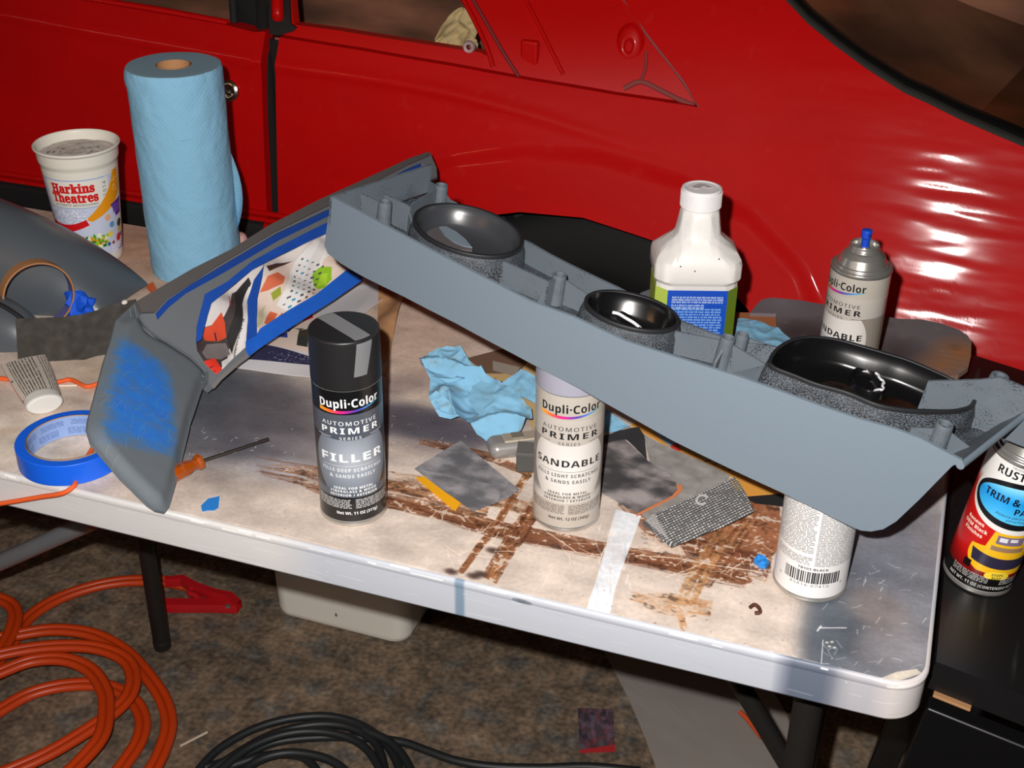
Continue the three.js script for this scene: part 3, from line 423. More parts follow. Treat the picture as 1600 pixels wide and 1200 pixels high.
const rustLabel = tex(LW, LH, (g, W, H) => {
  const C = W / 2; const v = g.createLinearGradient(0, 0, 0, H); v.addColorStop(0, 'rgb(226,224,218)'); v.addColorStop(0.2, 'rgb(226,224,218)'); v.addColorStop(0.3, 'rgb(200,26,20)'); v.addColorStop(0.75, 'rgb(188,16,14)'); v.addColorStop(0.9, 'rgb(96,10,14)'); v.addColorStop(1, 'rgb(30,8,10)'); g.fillStyle = v; g.fillRect(0, 0, W, H);
  g.fillStyle = 'rgb(228,226,222)'; g.beginPath(); g.ellipse(C, 360, 430, 265, 0, 0, 7); g.fill(); g.fillRect(0, 0, W, 230);
  g.fillStyle = 'rgb(20,20,24)'; g.beginPath(); g.ellipse(C, 360, 405, 215, 0, 0, 7); g.fill();
  const b = g.createLinearGradient(0, 190, 0, 530); b.addColorStop(0, 'rgb(150,220,250)'); b.addColorStop(0.4, 'rgb(30,150,225)'); b.addColorStop(1, 'rgb(90,196,240)'); g.fillStyle = b; g.beginPath(); g.ellipse(C + 8, 356, 380, 165, 0, 0, 7); g.fill();
  g.fillStyle = 'rgb(16,16,20)'; wide(g, 'RUST-OLEUM', C, 92, 96, 0.95); wide(g, 'TRUSTED QUALITY SINCE 1921', C, 34, 26, 1, 'normal'); wide(g, 'TRIM & BUMPER', C + 6, 320, 88, 0.92); wide(g, 'PAINT', C + 60, 402, 78, 1); wide(g, 'Pintura para defensas y', C + 10, 456, 32, 1.1, 'italic'); wide(g, 'parachoques', C + 10, 490, 30, 1.1, 'italic');
  g.fillStyle = 'rgb(250,236,220)'; wide(g, 'Renews', C - 290, 620, 44, 1); wide(g, 'OEM Black', C - 280, 670, 44, 1); wide(g, 'Finishes', C - 280, 720, 44, 1);
  g.save(); g.translate(0, 60);
  // a yellow car seen from behind
  g.fillStyle = 'rgb(232,180,30)'; g.beginPath(); g.moveTo(C - 120, 560); g.lineTo(C + 150, 560); g.lineTo(C + 180, 720); g.lineTo(C + 300, 760); g.quadraticCurveTo(C + 330, 900, C + 240, 960); g.lineTo(C - 150, 960); g.quadraticCurveTo(C - 290, 900, C - 250, 740); g.lineTo(C - 150, 720); g.fill();
  g.fillStyle = 'rgb(120,106,130)'; g.fillRect(C - 90, 585, 210, 80); g.fillStyle = 'rgb(220,220,226)'; g.fillRect(C - 70, 600, 60, 40); g.fillRect(C + 10, 600, 60, 30); g.fillStyle = 'rgb(150,120,90)'; g.fillRect(C - 110, 690, 260, 44);
  g.fillStyle = 'rgb(44,40,62)'; g.beginPath(); g.moveTo(C - 235, 770); g.quadraticCurveTo(C + 20, 830, C + 300, 780); g.lineTo(C + 290, 890); g.quadraticCurveTo(C + 20, 930, C - 215, 880); g.fill();
  g.fillStyle = 'rgb(30,26,30)'; g.beginPath(); g.ellipse(C + 290, 670, 70, 70, 0, 0, 7); g.fill(); g.fillStyle = 'rgb(170,160,150)'; g.beginPath(); g.ellipse(C + 290, 670, 34, 40, 0, 0, 7); g.fill(); g.fillStyle = 'rgb(20,8,10)'; g.fillRect(C - 260, 900, 60, 70);
  g.restore();
  g.fillStyle = 'rgb(240,210,60)'; g.beginPath(); g.ellipse(C + 20, 1040, 100, 46, 0, 0, 7); g.fill(); g.fillStyle = 'rgb(30,30,30)'; wide(g, 'STOPS', C + 20, 1026, 32, 1); wide(g, 'RUST', C + 20, 1058, 32, 1);
  g.fillStyle = 'rgb(14,14,14)'; g.fillRect(0, 1070, W, 130); tiny(g, C - 330, 1060, C - 30, 1120, 17, 'rgb(210,210,206)'); tiny(g, C + 60, 1060, C + 320, 1120, 17, 'rgb(210,210,206)'); g.fillStyle = 'rgb(196,196,192)'; wide(g, 'NET WT. 11 OZ (CONTENIDO NETO 311 g)', C, 1160, 40, 0.9);
});
function labelWrap(r, y0, y1, map, rough = 0.3) { const g = new THREE.CylinderGeometry(r, r, y1 - y0, 96, 1, true); g.translate(0, (y0 + y1) / 2, 0); return [g, new THREE.MeshPhysicalMaterial({ map, roughness: rough, clearcoat: 0.25, clearcoatRoughness: 0.2 })]; }
const CAN_R = 0.033;
function canBody(t, map, yTop = 0.150) {
  part(t, 'base_ring', lathe(rprof([[0.0001, 0.004], [0.027, 0.004], [0.0295, 0.0], [0.0325, 0.0], [0.0338, 0.0022], [0.0332, 0.0045], [0.0326, 0.006]], 0.0008)), tin, 'bare metal base ring');
  part(t, 'body', lathe([[0.0328, 0.005], [0.0328, yTop]]), M([200, 198, 192], 0.4));
  const [g, m] = labelWrap(CAN_R, 0.006, yTop, map); part(t, 'printed_label', g, m);
}
function domeTop(t, nozzleMat, y = 0.150, turn = 0) {
  part(t, 'dome', lathe(rprof([[0.0328, y - 0.002], [0.0338, y], [0.0338, y + 0.0028], [0.0320, y + 0.0042], [0.0304, y + 0.0030], [0.0296, y + 0.0062], [0.0280, y + 0.0072], [0.0272, y + 0.0064], [0.0240, y + 0.0150], [0.0195, y + 0.0200], [0.0172, y + 0.0215], [0.0172, y + 0.0235], [0.0162, y + 0.0245], [0.0162, y + 0.0275], [0.0150, y + 0.0285], [0.0138, y + 0.0265], [0.0130, y + 0.0225], [0.0060, y + 0.0225], [0.0058, y + 0.0250], [0.0001, y + 0.0250]], 0.0009)), tin);
  const nz = part(t, 'spray_nozzle', merge([lathe(rprof([[0.0001, 0.0], [0.0044, 0.0], [0.0044, 0.011], [0.0058, 0.0125], [0.0058, 0.021], [0.0001, 0.0218]], 0.001), 24)]), nozzleMat, 'blue push nozzle'); nz.position.set(0, y + 0.023, 0); nz.rotation.y = turn;
  const hole = part(nz, 'spray_hole', new THREE.CylinderGeometry(0.0013, 0.0013, 0.003, 12).rotateX(Math.PI / 2).translate(0, 0.0165, 0.0055), M([20, 22, 40], 0.8)); hole.name = 'spray_hole';
}
const CAN = { filler: [-0.4866, -0.936], sand: [-0.286, -1.0006], back: [-0.0433, -0.977], upper: [-0.058, -1.344] };
{
  const [fx, fz] = CAN.filler;
  const f = thing('spray_can', 'dark grey filler primer can with a black cap, standing alone at the table front', 'spray can', [fx, TABLE_Y + 0.0006, fz], faceCam(fx, fz) - Math.PI + 0.03);
  canBody(f, LABEL.filler, 0.1515);
  const capTex = tex(1024, 256, (g, W, H) => { g.fillStyle = 'rgb(24,24,25)'; g.fillRect(0, 0, W, H); const r = g.createLinearGradient(0, H, 0, 40); r.addColorStop(0, 'rgba(96,98,100,0.95)'); r.addColorStop(0.8, 'rgba(60,60,62,0.4)'); r.addColorStop(1, 'rgba(30,30,30,0)'); g.fillStyle = r; g.fillRect(330, 40, 400, H); });
  const cap = part(f, 'cap', lathe(rprof([[0.0324, 0.1522], [0.0334, 0.1522], [0.0330, 0.2020], [0.0001, 0.2024]], 0.0028, 5), 96), M([30, 30, 31], 0.42), 'black plastic cap');
  // a band of primer overspray that was masked across the cap
  const gm = M([112, 114, 116], 0.75);
  const a = 58 * Math.PI / 180, st = []; for (let j = 0; j <= 4; j++) { const row = []; const w = lerp(-0.0085, 0.0085, j / 4); for (let i = 0; i <= 20; i++) { const L = Math.sqrt(0.0312 ** 2 - w * w), s = lerp(-L, L, i / 20); row.push(V3(Math.cos(a) * s - Math.sin(a) * w, 0.20255 - 0.0004 * ((s / L) ** 8), Math.sin(a) * s + Math.cos(a) * w)); } st.push(row); }
  const ds = gridGeo(st); part(cap, 'primer_stripe', ds, gm, 'grey primer stripe across the cap');
  const st2 = []; for (let j = 0; j <= 12; j++) { const y = lerp(0.1990, 0.166, j / 12), row = []; for (let i = 0; i <= 8; i++) { const w = lerp(-0.0085, 0.0085 * (1 - 0.5 * j / 12), i / 8) - 0.004 * j / 12, th = a + Math.PI + Math.asin(w / 0.0332) * -1; const r = 0.03345 + (j === 0 ? -0.0004 : 0); row.push(V3(Math.cos(th) * r, y, Math.sin(th) * r)); } st2.push(row); }
  part(cap, 'primer_stripe', gridGeo(st2), gm);

  const [sx, sz] = CAN.sand;
  const s = thing('spray_can', 'pale primer can with a grey cap, under the middle of the long panel', 'spray can', [sx, TABLE_Y + 0.0006, sz], faceCam(sx, sz) - Math.PI + 0.03);
  canBody(s, LABEL.sand, 0.1515);
  part(s, 'cap', lathe(rprof([[0.0324, 0.1522], [0.0334, 0.1522], [0.0330, 0.1990], [0.0001, 0.1995]], 0.0028, 5), 96), M([150, 150, 164], 0.45), 'grey plastic cap');

  const [bx, bz] = CAN.back;
  const b = thing('spray_can', 'white can showing fine print and a barcode, under the right end of the panel', 'spray can', [bx, TABLE_Y + 0.0006, bz], faceCam(bx, bz) - Math.PI + 0.02);
  canBody(b, backLabel, 0.120); domeTop(b, M([20, 20, 22], 0.5), 0.120);

  const [ux, uz] = CAN.upper;
  const u = thing('spray_can', 'pale primer can with a blue nozzle and no cap, on the cardboard behind', 'spray can', [ux, TABLE_Y + 0.0086, uz], faceCam(ux, uz) - Math.PI - 0.66);
  canBody(u, LABEL.sand, 0.150); domeTop(u, M([24, 70, 190], 0.4), 0.150, -1.9); u.rotation.z = 0.0; 

  const bn = V3(0, 1, 0).applyQuaternion(BENCH_Q), rp = onPlane(1526, 898, V3(0.085, 0.7006, T(1460, 1035, -0.04).z), bn);
  const r = thing('spray_can', 'red, black and white trim paint can with a bare metal top, on the black bench', 'spray can', [rp.x, rp.y + 0.0004, rp.z], 0);
  r.quaternion.setFromAxisAngle(V3(0, 0, 1), -0.12).multiply(new THREE.Quaternion().setFromAxisAngle(V3(0, 1, 0), faceCam(rp.x, rp.z) - Math.PI + 0.40));
  canBody(r, rustLabel, 0.150); domeTop(r, M([22, 22, 24], 0.5), 0.150);
}
// ---------------------------------------------------------------- the long grey lamp panel lying on two cans, its back turned up
const speckle = pixels(512, 512, (u, v) => { const n = fbm(u * 10, v * 10, 3, 3), f = noise(u * 90, v * 90, 2) + noise(u * 170, v * 170, 6); const k = sstep(-0.4, 0.42, n * 0.45 + f * 0.9); return [lerp(92, 22, k), lerp(100, 23, k), lerp(108, 26, k)]; });
speckle.repeat.set(9, 9);
const primerBump = pixels(256, 256, (u, v) => { const n = 128 + 120 * noise(u * 60, v * 60, 3); return [n, n, n]; }, false); primerBump.repeat.set(14, 14);
const primer = M([108, 121, 132], 0.62, { bumpMap: primerBump, bumpScale: 0.0001 });
const speckLight = pixels(512, 512, (u, v) => { const n = fbm(u * 6, v * 6, 9, 3), f = noise(u * 90, v * 90, 4) + noise(u * 170, v * 170, 8); const k = sstep(0.1, 0.75, n * 0.9 + f * 0.5); return [lerp(88, 38, k), lerp(97, 42, k), lerp(105, 48, k)]; }); speckLight.repeat.set(7, 7);
const primerDark = M([255, 255, 255], 0.68, { map: speckLight }), speckM = M([255, 255, 255], 0.6, { map: speckle }), glossBlack = M([14, 14, 15], 0.22);
{
  const s = 0.2, n = V3(-s, 0, 1).normalize(), P0 = V3(-0.286, 0.84, -0.995);
  const A = onPlane(519, 308, P0, n), B = onPlane(1504, 718, P0, n), Lg = A.distanceTo(B), e1 = B.clone().sub(A).normalize(), e3 = n.clone().negate(), e2 = e3.clone().cross(e1); if (e2.y < 0) e2.negate();
  const bow = a => { const t = clamp(a / Lg, -0.05, 1.05); return 0.035 * 4 * t * (1 - t); };
  const at = (a, b, c) => A.clone().addScaledVector(e1, a).addScaledVector(e2, b).addScaledVector(e3, c);
  const t = thing('lamp_panel', 'long light grey lamp panel with three black cups, propped on two cans', 'car part', at(Lg / 2, -0.05, 0.05).toArray());
  const onWall = (px, py) => { let p = onPlane(px, py, A, n); for (let i = 0; i < 8; i++) { const a = p.clone().sub(A).dot(e1); p = onPlane(px, py, A.clone().addScaledVector(n, bow(a)), n); } const a = p.clone().sub(A).dot(e1); return p.addScaledVector(n, -bow(a)); };
  const lift = p => p.addScaledVector(n, bow(p.clone().sub(A).dot(e1)));
  const B0 = -0.031;                                                  // tray floor level
  const top = [[519, 308], [560, 329.5], [625, 365], [710, 410], [770, 441], [827, 470], [895, 495], [977, 533], [1098, 571], [1155, 589], [1220, 612], [1280, 634], [1340, 654], [1400, 671], [1440, 686], [1475, 705], [1504, 720]];
  const bot = [[1507, 730], [1503, 732], [1492, 726], [1487, 729], [1437, 780], [1400, 815], [1380, 827], [1361, 830.5], [1345, 829], [1330, 823], [1280, 798], [1220, 769], [1050, 688], [1000, 660], [906, 607], [837, 572], [800, 552], [712, 505], [630, 463], [565, 431], [533, 412], [512, 396], [507, 384], [509, 366], [513, 340]];
  wpart(t, 'front_wall', slab(top.concat(bot).map(q => onWall(...q)), n, 0.0032, [], lift, undefined, 0.02), primer, 'smooth grey front face');
  const rp = b => A.clone().addScaledVector(e2, b);
  const onB = (px, py, b) => onPlane(px, py, rp(b), e2);
  const cR = a => { const q = clamp(a / Lg); return lerp(0.128, 0.108, q) - 0.058 * 4 * q * (1 - q); }; const onR = (px, py) => { let p = onPlane(px, py, A.clone().addScaledVector(e3, 0.1), n); for (let i = 0; i < 8; i++) p = onPlane(px, py, A.clone().addScaledVector(e3, cR(p.clone().sub(A).dot(e1))), n); return p.addScaledVector(e3, -cR(p.clone().sub(A).dot(e1))); }; const liftR = p => p.addScaledVector(e3, cR(p.clone().sub(A).dot(e1)));
  // left end wall and rear wall
  const LT = onB(675, 258, 0.0), LT2 = onPlane(670, 282, LT, e1.clone());
  wpart(t, 'end_wall', slab([A.clone(), LT, LT.clone().addScaledVector(e2, -0.022), LT.clone().addScaledVector(e2, B0), A.clone().addScaledVector(e2, B0)], LT.clone().sub(A).cross(e2).normalize(), 0.003), primerDark);
  const rearTop = [[672, 284], [684, 296], [708, 315], [760, 345], [827, 380], [860, 399], [965, 450], [1065, 503], [1130, 528], [1216, 543], [1330, 582], [1450, 596], [1530, 594], [1562, 590], [1600, 606], [1640, 624]].map(q => onR(...q));
  const drop = p => { const q = p.clone(); const b = q.clone().sub(A).dot(e2); return q.addScaledVector(e2, B0 - b); };
  wpart(t, 'rear_wall', gridGeo([[LT2, onB(690, 293, -0.010), onB(704, 312, -0.010), onB(716, 318, -0.012)], [LT2, onB(690, 293, -0.010), onB(704, 312, -0.010), onB(716, 318, -0.012)].map(drop)]), primerDark);
  for (const seg of [[[818, 376], [827, 380], [860, 399], [965, 450], [1065, 503], [1130, 528], [1214, 543]].map(q => onR(...q)), rearTop.slice(-5)]) wpart(t, 'rear_wall', slab(seg.concat(seg.slice().reverse().map(drop)), n, 0.003, [], liftR, undefined, 0.02), primerDark);
  // floor
  const fl = []; for (let i = 0; i <= 24; i++) { const a = (Lg - 0.03) * i / 24; fl.push(at(a, B0, -bow(a) + 0.002)); } for (let i = 24; i >= 0; i--) { const a = lerp(0.06, Lg + 0.004, i / 24); fl.push(at(a, B0, cR(a))); } fl.push(at(0.028, B0, 0.133));
  wpart(t, 'tray_floor', slab(fl, e2, 0.003), speckM);
  // right end wall with its turned lip
  const RE = onB(1640, 611, 0.0); const lipN = RE.clone().sub(B).normalize().cross(e2).normalize();
  { const l0 = at(Lg - 0.03, B0, 0.002), l1 = at(Lg + 0.004, B0, 0.108); wpart(t, 'end_wall', gridGeo([[B.clone(), B.clone().lerp(RE, 0.5), RE], [l0.clone().lerp(B, 0.45), l0.clone().lerp(l1, 0.5).lerp(B.clone().lerp(RE, 0.5), 0.45), l1.clone().lerp(RE, 0.45)], [l0, l0.clone().lerp(l1, 0.5), l1]]), primerDark); }
  wpart(t, 'lip', bar(B.clone().addScaledVector(e2, -0.006), RE.clone().addScaledVector(e2, -0.006), 0.0036), primer);
  // lamp cups
  const ell = (cx, cy, a, b, rot, m = 40) => { const o = []; for (let i = 0; i < m; i++) { const q = i / m * 6.2832, x = a * Math.cos(q), y = b * Math.sin(q), r = rot * Math.PI / 180; o.push([cx + x * Math.cos(r) - y * Math.sin(r), cy + x * Math.sin(r) + y * Math.cos(r)]); } return o; };
  function cup(px, off, inset, mOut, label, lin = glossBlack) {
    const loop = smoothLoop(px.map(q => onB(q[0], q[1], off)), 72); const c = loop.reduce((s, p) => s.add(p), V3(0, 0, 0)).multiplyScalar(1 / loop.length);
    const R0 = loop.reduce((m, p) => Math.min(m, p.distanceTo(c)), 9);
    const ring = (ins, b) => loop.map(p => { const d = p.clone().sub(c), l = d.length(); return c.clone().addScaledVector(d, Math.max(0, (l - ins * (l / R0 > 1.6 ? 1 : 1))) / l).addScaledVector(e2, b - off); });
    const close = r => { r.push(r[0].clone()); return r; };
    const o = wpart(t, 'lamp_cup', gridGeo([ring(-0.004, B0), ring(-0.0025, B0 * 0.5), ring(0, off - 0.004)].map(close), (i, j) => [i / 72 * 0.33, j * 0.012]), mOut, label);
    wpart(o, 'rim', gridGeo([ring(0, off - 0.004), ring(0, off - 0.0008), ring(0.0008, off), ring(0.003, off), ring(0.0036, off - 0.001)].map(close)), M([30, 31, 34], 0.5), 'dark rim');
    wpart(o, 'cup_liner', gridGeo([ring(0.0036, off - 0.001), ring(0.0048, -0.012), ring(0.0078, -0.0132), ring(0.010, -0.022), ring(inset * 0.6, -0.0265), ring(inset, -0.028), ring(R0 * 0.98, -0.0285)].map(close)), lin, 'dark liner');
    return { o, c, loop };
  }
  const k1 = cup(ell(732, 358, 89, 37, 14), -0.004, 0.03, speckM, 'round lamp cup nearest the far left end', M([52, 54, 58], 0.3));
  wpart(k1.o, 'lamp_opening', slab([[686, 354], [697, 353.5], [712, 361], [727, 373], [738, 386.5], [724, 384], [708, 377], [694, 366]].map(q => onB(q[0], q[1], -0.0225)), e2, 0.001), primer, 'light opening in the cup');
  wpart(k1.o, 'cup_shelf', slab([[652, 352], [662, 350], [686, 354], [694, 366], [708, 377], [724, 384], [738, 387], [738, 391], [715, 389], [690, 380], [668, 364]].map(q => onB(q[0], q[1], -0.0240)), e2, 0.002), M([84, 78, 80], 0.5));
  const k2 = cup(ell(988, 484, 77, 27.5, 14), -0.004, 0.028, speckM, 'round lamp cup in the middle');
  wpart(k2.o, 'socket_ring', tube(smoothLoop(ell(968, 500, 34, 12, 28, 24).map(q => onB(q[0], q[1], -0.0225)), 40), 0.0018, 80, 8, true), glossBlack);
  wpart(k2.o, 'socket_rim', tube([[957, 488], [966, 490], [978, 497], [990, 504], [1000, 512]].map(q => onB(q[0], q[1], -0.0215)), 0.0016, 30, 8), M([214, 214, 218], 0.4), 'bare white edge of the socket');
  const k3 = cup([[1201, 567], [1209, 546], [1234, 529], [1262, 523.5], [1307, 527.5], [1358, 541], [1389, 550], [1418, 559], [1454, 574], [1486, 589], [1512, 602], [1526, 618], [1523, 632], [1500, 640.5], [1467, 642], [1418, 640], [1372, 632], [1325, 613], [1272, 598], [1237, 584], [1213, 575]], -0.003, 0.022, speckM, 'long lamp cup at the right end');
  for (const [cx, cy, a, b, rot] of [[1357, 594, 28, 15, 30], [1488, 626, 20, 12, 20]]) {
    const lp = smoothLoop(ell(cx, cy, a, b, rot, 24).map(q => onB(q[0], q[1], -0.0215)), 48), lo = lp.map(p => p.clone().addScaledVector(e2, -0.007)); const c = lp.reduce((q, p) => q.add(p), V3(0, 0, 0)).multiplyScalar(1 / lp.length);
    const sc = (l, k) => { const r = l.map(p => p.clone().lerp(c, k)); r.push(r[0].clone()); return r; };
    wpart(k3.o, 'bulb_socket', gridGeo([sc(lo, -0.12), sc(lp, -0.06), sc(lp, 0.02), sc(lp, 0.1), sc(lo, 0.14), sc(lo, 0.95)]), glossBlack);
    const pts = []; for (let i = 0; i <= 18; i++) { const j = (36 + i) % 48; const p = lp[j].clone().lerp(c, ((i / 3 | 0) % 2) * 0.10 + 0.04).addScaledVector(e2, 0.0008); pts.push(p); }
    wpart(k3.o, 'socket_rim', tube(pts, 0.0012, 50, 6), M([206, 206, 210], 0.4), 'bare bright edge of the socket');
  }
  // screw bosses and ribs
  const boss = (px, py, r = 0.0068, b = -0.001) => { const p = onB(px, py, b), q = p.clone().addScaledVector(e2, B0 - b); const g = lathe(rprof([[0.0045, -0.006], [0.0045, 0], [r * 0.92, 0.0004], [r, -0.003], [r * 1.12, B0 - b]], 0.0008), 28); g.applyQuaternion(new THREE.Quaternion().setFromUnitVectors(V3(0, 1, 0), e2)); g.translate(p.x, p.y, p.z); const m = wpart(t, 'screw_boss', g, primerDark); const h = new THREE.CylinderGeometry(0.0045, 0.0045, 0.002, 16); h.applyQuaternion(new THREE.Quaternion().setFromUnitVectors(V3(0, 1, 0), e2)); h.translate(...p.clone().addScaledVector(e2, -0.006).toArray()); wpart(m, 'screw_hole', h, glossBlack); };
  boss(602, 315); boss(690, 289); boss(875, 429); boss(1138, 527); boss(1161, 522, 0.006); boss(1477, 662, 0.0075, 0.004); boss(1563, 587, 0.0085, 0.003);
  const rib = (q1, q2, b1 = -0.003, b2 = -0.003, m = primerDark, base) => { const p = onB(q1[0], q1[1], b1), q = onB(q2[0], q2[1], b2); const nn = q.clone().sub(p).cross(e2).normalize(); wpart(t, 'rib', slab([p, q, q.clone().addScaledVector(e2, B0 - b2), p.clone().addScaledVector(e2, B0 - b1)], nn, 0.002), m); };
  rib([564, 303], [598, 318]); rib([601, 304], [641, 323]); rib([640, 323], [684, 294]); rib([636, 326], [644, 352], -0.01, -0.01, primer); rib([786, 408], [858, 441], -0.006, -0.008, primerDark); rib([858, 441], [840, 472], -0.006, -0.03); rib([858, 441], [873, 434]); rib([882, 437], [926, 466], -0.005, -0.012); rib([1055, 518], [1130, 533], -0.008, -0.006); rib([1134, 534], [1116, 566], -0.006, -0.02); rib([1146, 540], [1196, 570], -0.004, -0.012, primerDark); rib([1196, 570], [1140, 584], -0.012, -0.02); rib([1168, 528], [1214, 545], -0.008, -0.01);
  rib([1424, 668], [1467, 670], -0.012, 0.0, primerDark); rib([1486, 676], [1524, 705], -0.002, -0.016, primerDark); rib([1556, 592], [1512, 600], -0.004, -0.006); rib([1572, 600], [1600, 622], -0.006, -0.012);
}
// ---------------------------------------------------------------- the masked lamp panel at the left, front side out
{
  const U1 = T(205, 490, 0.11), L1 = T(325, 590, 0.035), L2 = T(680, 290, 0.078); const n = L2.clone().sub(L1).cross(U1.clone().sub(L1)).normalize(); if (n.dot(EYE.clone().sub(L1)) < 0) n.negate();
  const ex = L2.clone().sub(L1).normalize(), ey = n.clone().cross(ex); const F = (px, py, d = 0) => onPlane(px, py, L1.clone().addScaledVector(n, d), n);
  const t = thing('lamp_panel', 'grey lamp panel masked with blue tape and newspaper, end sanded to blue', 'car part', T(262, 797).toArray());
  const grey = M([92, 92, 94], 0.7), warm = M([84, 81, 80], 0.7), tape = M([28, 98, 205], 0.55), tapeD = M([22, 76, 170], 0.6);
  const outline = [[214, 470], [245, 452], [300, 420], [360, 390], [420, 352], [500, 311], [560, 284], [640, 247], [671, 236.5], [674, 243], [682, 262], [684, 288], [650, 330], [600, 392], [565, 437], [480, 490], [402, 547], [376, 566], [346, 592], [334, 606], [326, 600], [326, 579], [301, 555], [265, 532], [235, 516], [220, 490]];
  const slot = [[243, 490], [262, 469], [300, 443], [340, 419], [433, 364], [515, 326], [640, 262], [660, 254], [662, 258], [640, 270], [517, 336], [435, 376], [343, 430], [290, 459], [263, 481], [246, 500]];
  const open = [[322, 460], [355, 441], [394, 409], [430, 389], [505, 351], [560, 330], [640, 300], [640, 322], [590, 370], [558, 423], [470, 478], [398, 530], [374, 552], [350, 575], [338, 585], [322, 570], [308, 548], [306, 530], [311, 505]];
  const shell = wpart(t, 'shell', slab(outline.map(q => F(...q)), n, 0.014, [slot.map(q => F(...q)), open.map(q => F(...q))]), M([104, 109, 114], 0.68));
  wpart(t, 'upper_rail', slab([[214, 470], [245, 452], [300, 420], [360, 390], [420, 352], [500, 311], [560, 284], [640, 247], [671, 236.5], [673, 242], [640, 256], [515, 320], [433, 360], [340, 415], [262, 466], [243, 487], [222, 488]].map(q => F(q[0], q[1], 0.004)), n, 0.006), warm, 'grey brown upper rail');
  wpart(t, 'slot_tape', slab([[238, 492], [262, 464], [340, 415], [515, 322], [668, 250], [668, 262], [517, 340], [343, 434], [246, 505]].map(q => F(q[0], q[1], -0.004)), n, 0.002), M([20, 66, 150], 0.6), 'blue masking tape in the slot');
  const strip = (pts, d, m) => wpart(t, 'masking_tape', slab(pts.map(q => F(q[0], q[1], d)), n, 0.0012, [], p => p.addScaledVector(n, 0.0012 * noise(p.x * 90, p.y * 90, p.z * 90)), undefined, 0.012), m);
  strip([[321, 459], [355, 440], [394, 408], [430, 388], [505, 350], [560, 328], [560, 342], [506, 366], [431, 402], [395, 421], [357, 452], [330, 474], [322, 500], [315, 530], [307, 535], [308, 510]], 0.0016, tapeD);
  // newspaper behind the opening
  const NW = 1024, NH = 512; let bx0 = 9, bx1 = -9, by0 = 9, by1 = -9; for (const q of open) { const d = F(...q).sub(L1); bx0 = Math.min(bx0, d.dot(ex)); bx1 = Math.max(bx1, d.dot(ex)); by0 = Math.min(by0, d.dot(ey)); by1 = Math.max(by1, d.dot(ey)); } bx0 -= 0.02; bx1 += 0.02; by0 -= 0.02; by1 += 0.02;
  const nm = tex(NW, NH, g => {
    const X = q => { const d = F(...q).sub(L1); return [(d.dot(ex) - bx0) / (bx1 - bx0) * NW, (1 - (d.dot(ey) - by0) / (by1 - by0)) * NH]; };
    const poly = (pts, c) => { g.beginPath(); pts.forEach((p, i) => { const q = X(p); i ? g.lineTo(...q) : g.moveTo(...q); }); g.closePath(); g.fillStyle = c; g.fill(); };
    const line = (pts, w, c) => { g.beginPath(); pts.forEach((p, i) => { const q = X(p); i ? g.lineTo(...q) : g.moveTo(...q); }); g.strokeStyle = c; g.lineWidth = w; g.stroke(); };
    g.fillStyle = 'rgb(214,206,200)'; g.fillRect(0, 0, NW, NH);
    poly([[322, 480], [350, 455], [372, 450], [360, 480], [340, 505], [318, 510]], 'rgb(208,202,200)'); poly([[318, 505], [345, 500], [355, 490], [372, 450], [392, 440], [385, 470], [372, 520], [362, 560], [330, 590], [300, 560]], 'rgb(66,56,56)'); poly([[376, 450], [394, 428], [400, 436], [392, 470], [378, 520], [372, 545], [362, 520], [372, 480]], 'rgb(38,36,36)');
    poly([[322, 505], [338, 502], [350, 484], [358, 500], [362, 520], [350, 526], [330, 524]], 'rgb(210,70,36)'); poly([[332, 530], [362, 528], [370, 545], [352, 556], [328, 556], [322, 545]], 'rgb(120,112,110)'); poly([[318, 562], [342, 554], [352, 575], [340, 592], [322, 586]], 'rgb(224,52,34)'); poly([[308, 544], [318, 560], [314, 566], [304, 552]], 'rgb(214,60,44)');
    line([[322, 575], [338, 568]], 3, 'rgb(60,20,16)'); line([[326, 584], [342, 575]], 3, 'rgb(60,20,16)'); line([[344, 512], [347, 525]], 4, 'rgb(40,30,70)'); line([[366, 455], [362, 475]], 4, 'rgb(190,80,70)');
    poly([[376, 552], [380, 520], [386, 470], [398, 440], [404, 440], [392, 470], [388, 520], [386, 556]], 'rgb(224,220,218)'); poly([[352, 560], [384, 540], [390, 560], [350, 590]], 'rgb(228,226,224)');
    poly([[366, 435], [380, 428], [378, 436], [368, 441]], 'rgb(214,86,40)');
    // food leaflet
    poly([[402, 540], [404, 480], [415, 430], [436, 410], [470, 400], [500, 370], [560, 420], [470, 480]], 'rgb(226,206,192)'); poly([[420, 412], [440, 404], [466, 400], [440, 412], [425, 420]], 'rgb(70,44,40)');
    poly([[414, 450], [422, 428], [440, 420], [452, 426], [446, 440], [425, 448]], 'rgb(214,110,76)'); poly([[430, 452], [442, 444], [444, 456], [434, 464]], 'rgb(150,160,50)'); poly([[404, 536], [416, 510], [440, 498], [460, 480], [444, 516], [410, 540]], 'rgb(206,140,112)'); poly([[418, 500], [432, 478], [444, 482], [430, 504]], 'rgb(220,104,62)'); poly([[440, 492], [450, 480], [458, 488], [446, 496]], 'rgb(226,110,60)'); poly([[404, 510], [412, 480], [424, 468], [416, 500]], 'rgb(196,190,150)');
    poly([[470, 400], [500, 366], [560, 330], [570, 350], [540, 380], [512, 400], [500, 440], [460, 480], [440, 470]], 'rgb(232,230,228)'); poly([[500, 440], [498, 420], [508, 410], [524, 412], [526, 430], [516, 442], [505, 445]], 'rgb(140,190,30)'); poly([[505, 440], [512, 420], [520, 420], [520, 436]], 'rgb(170,210,50)');
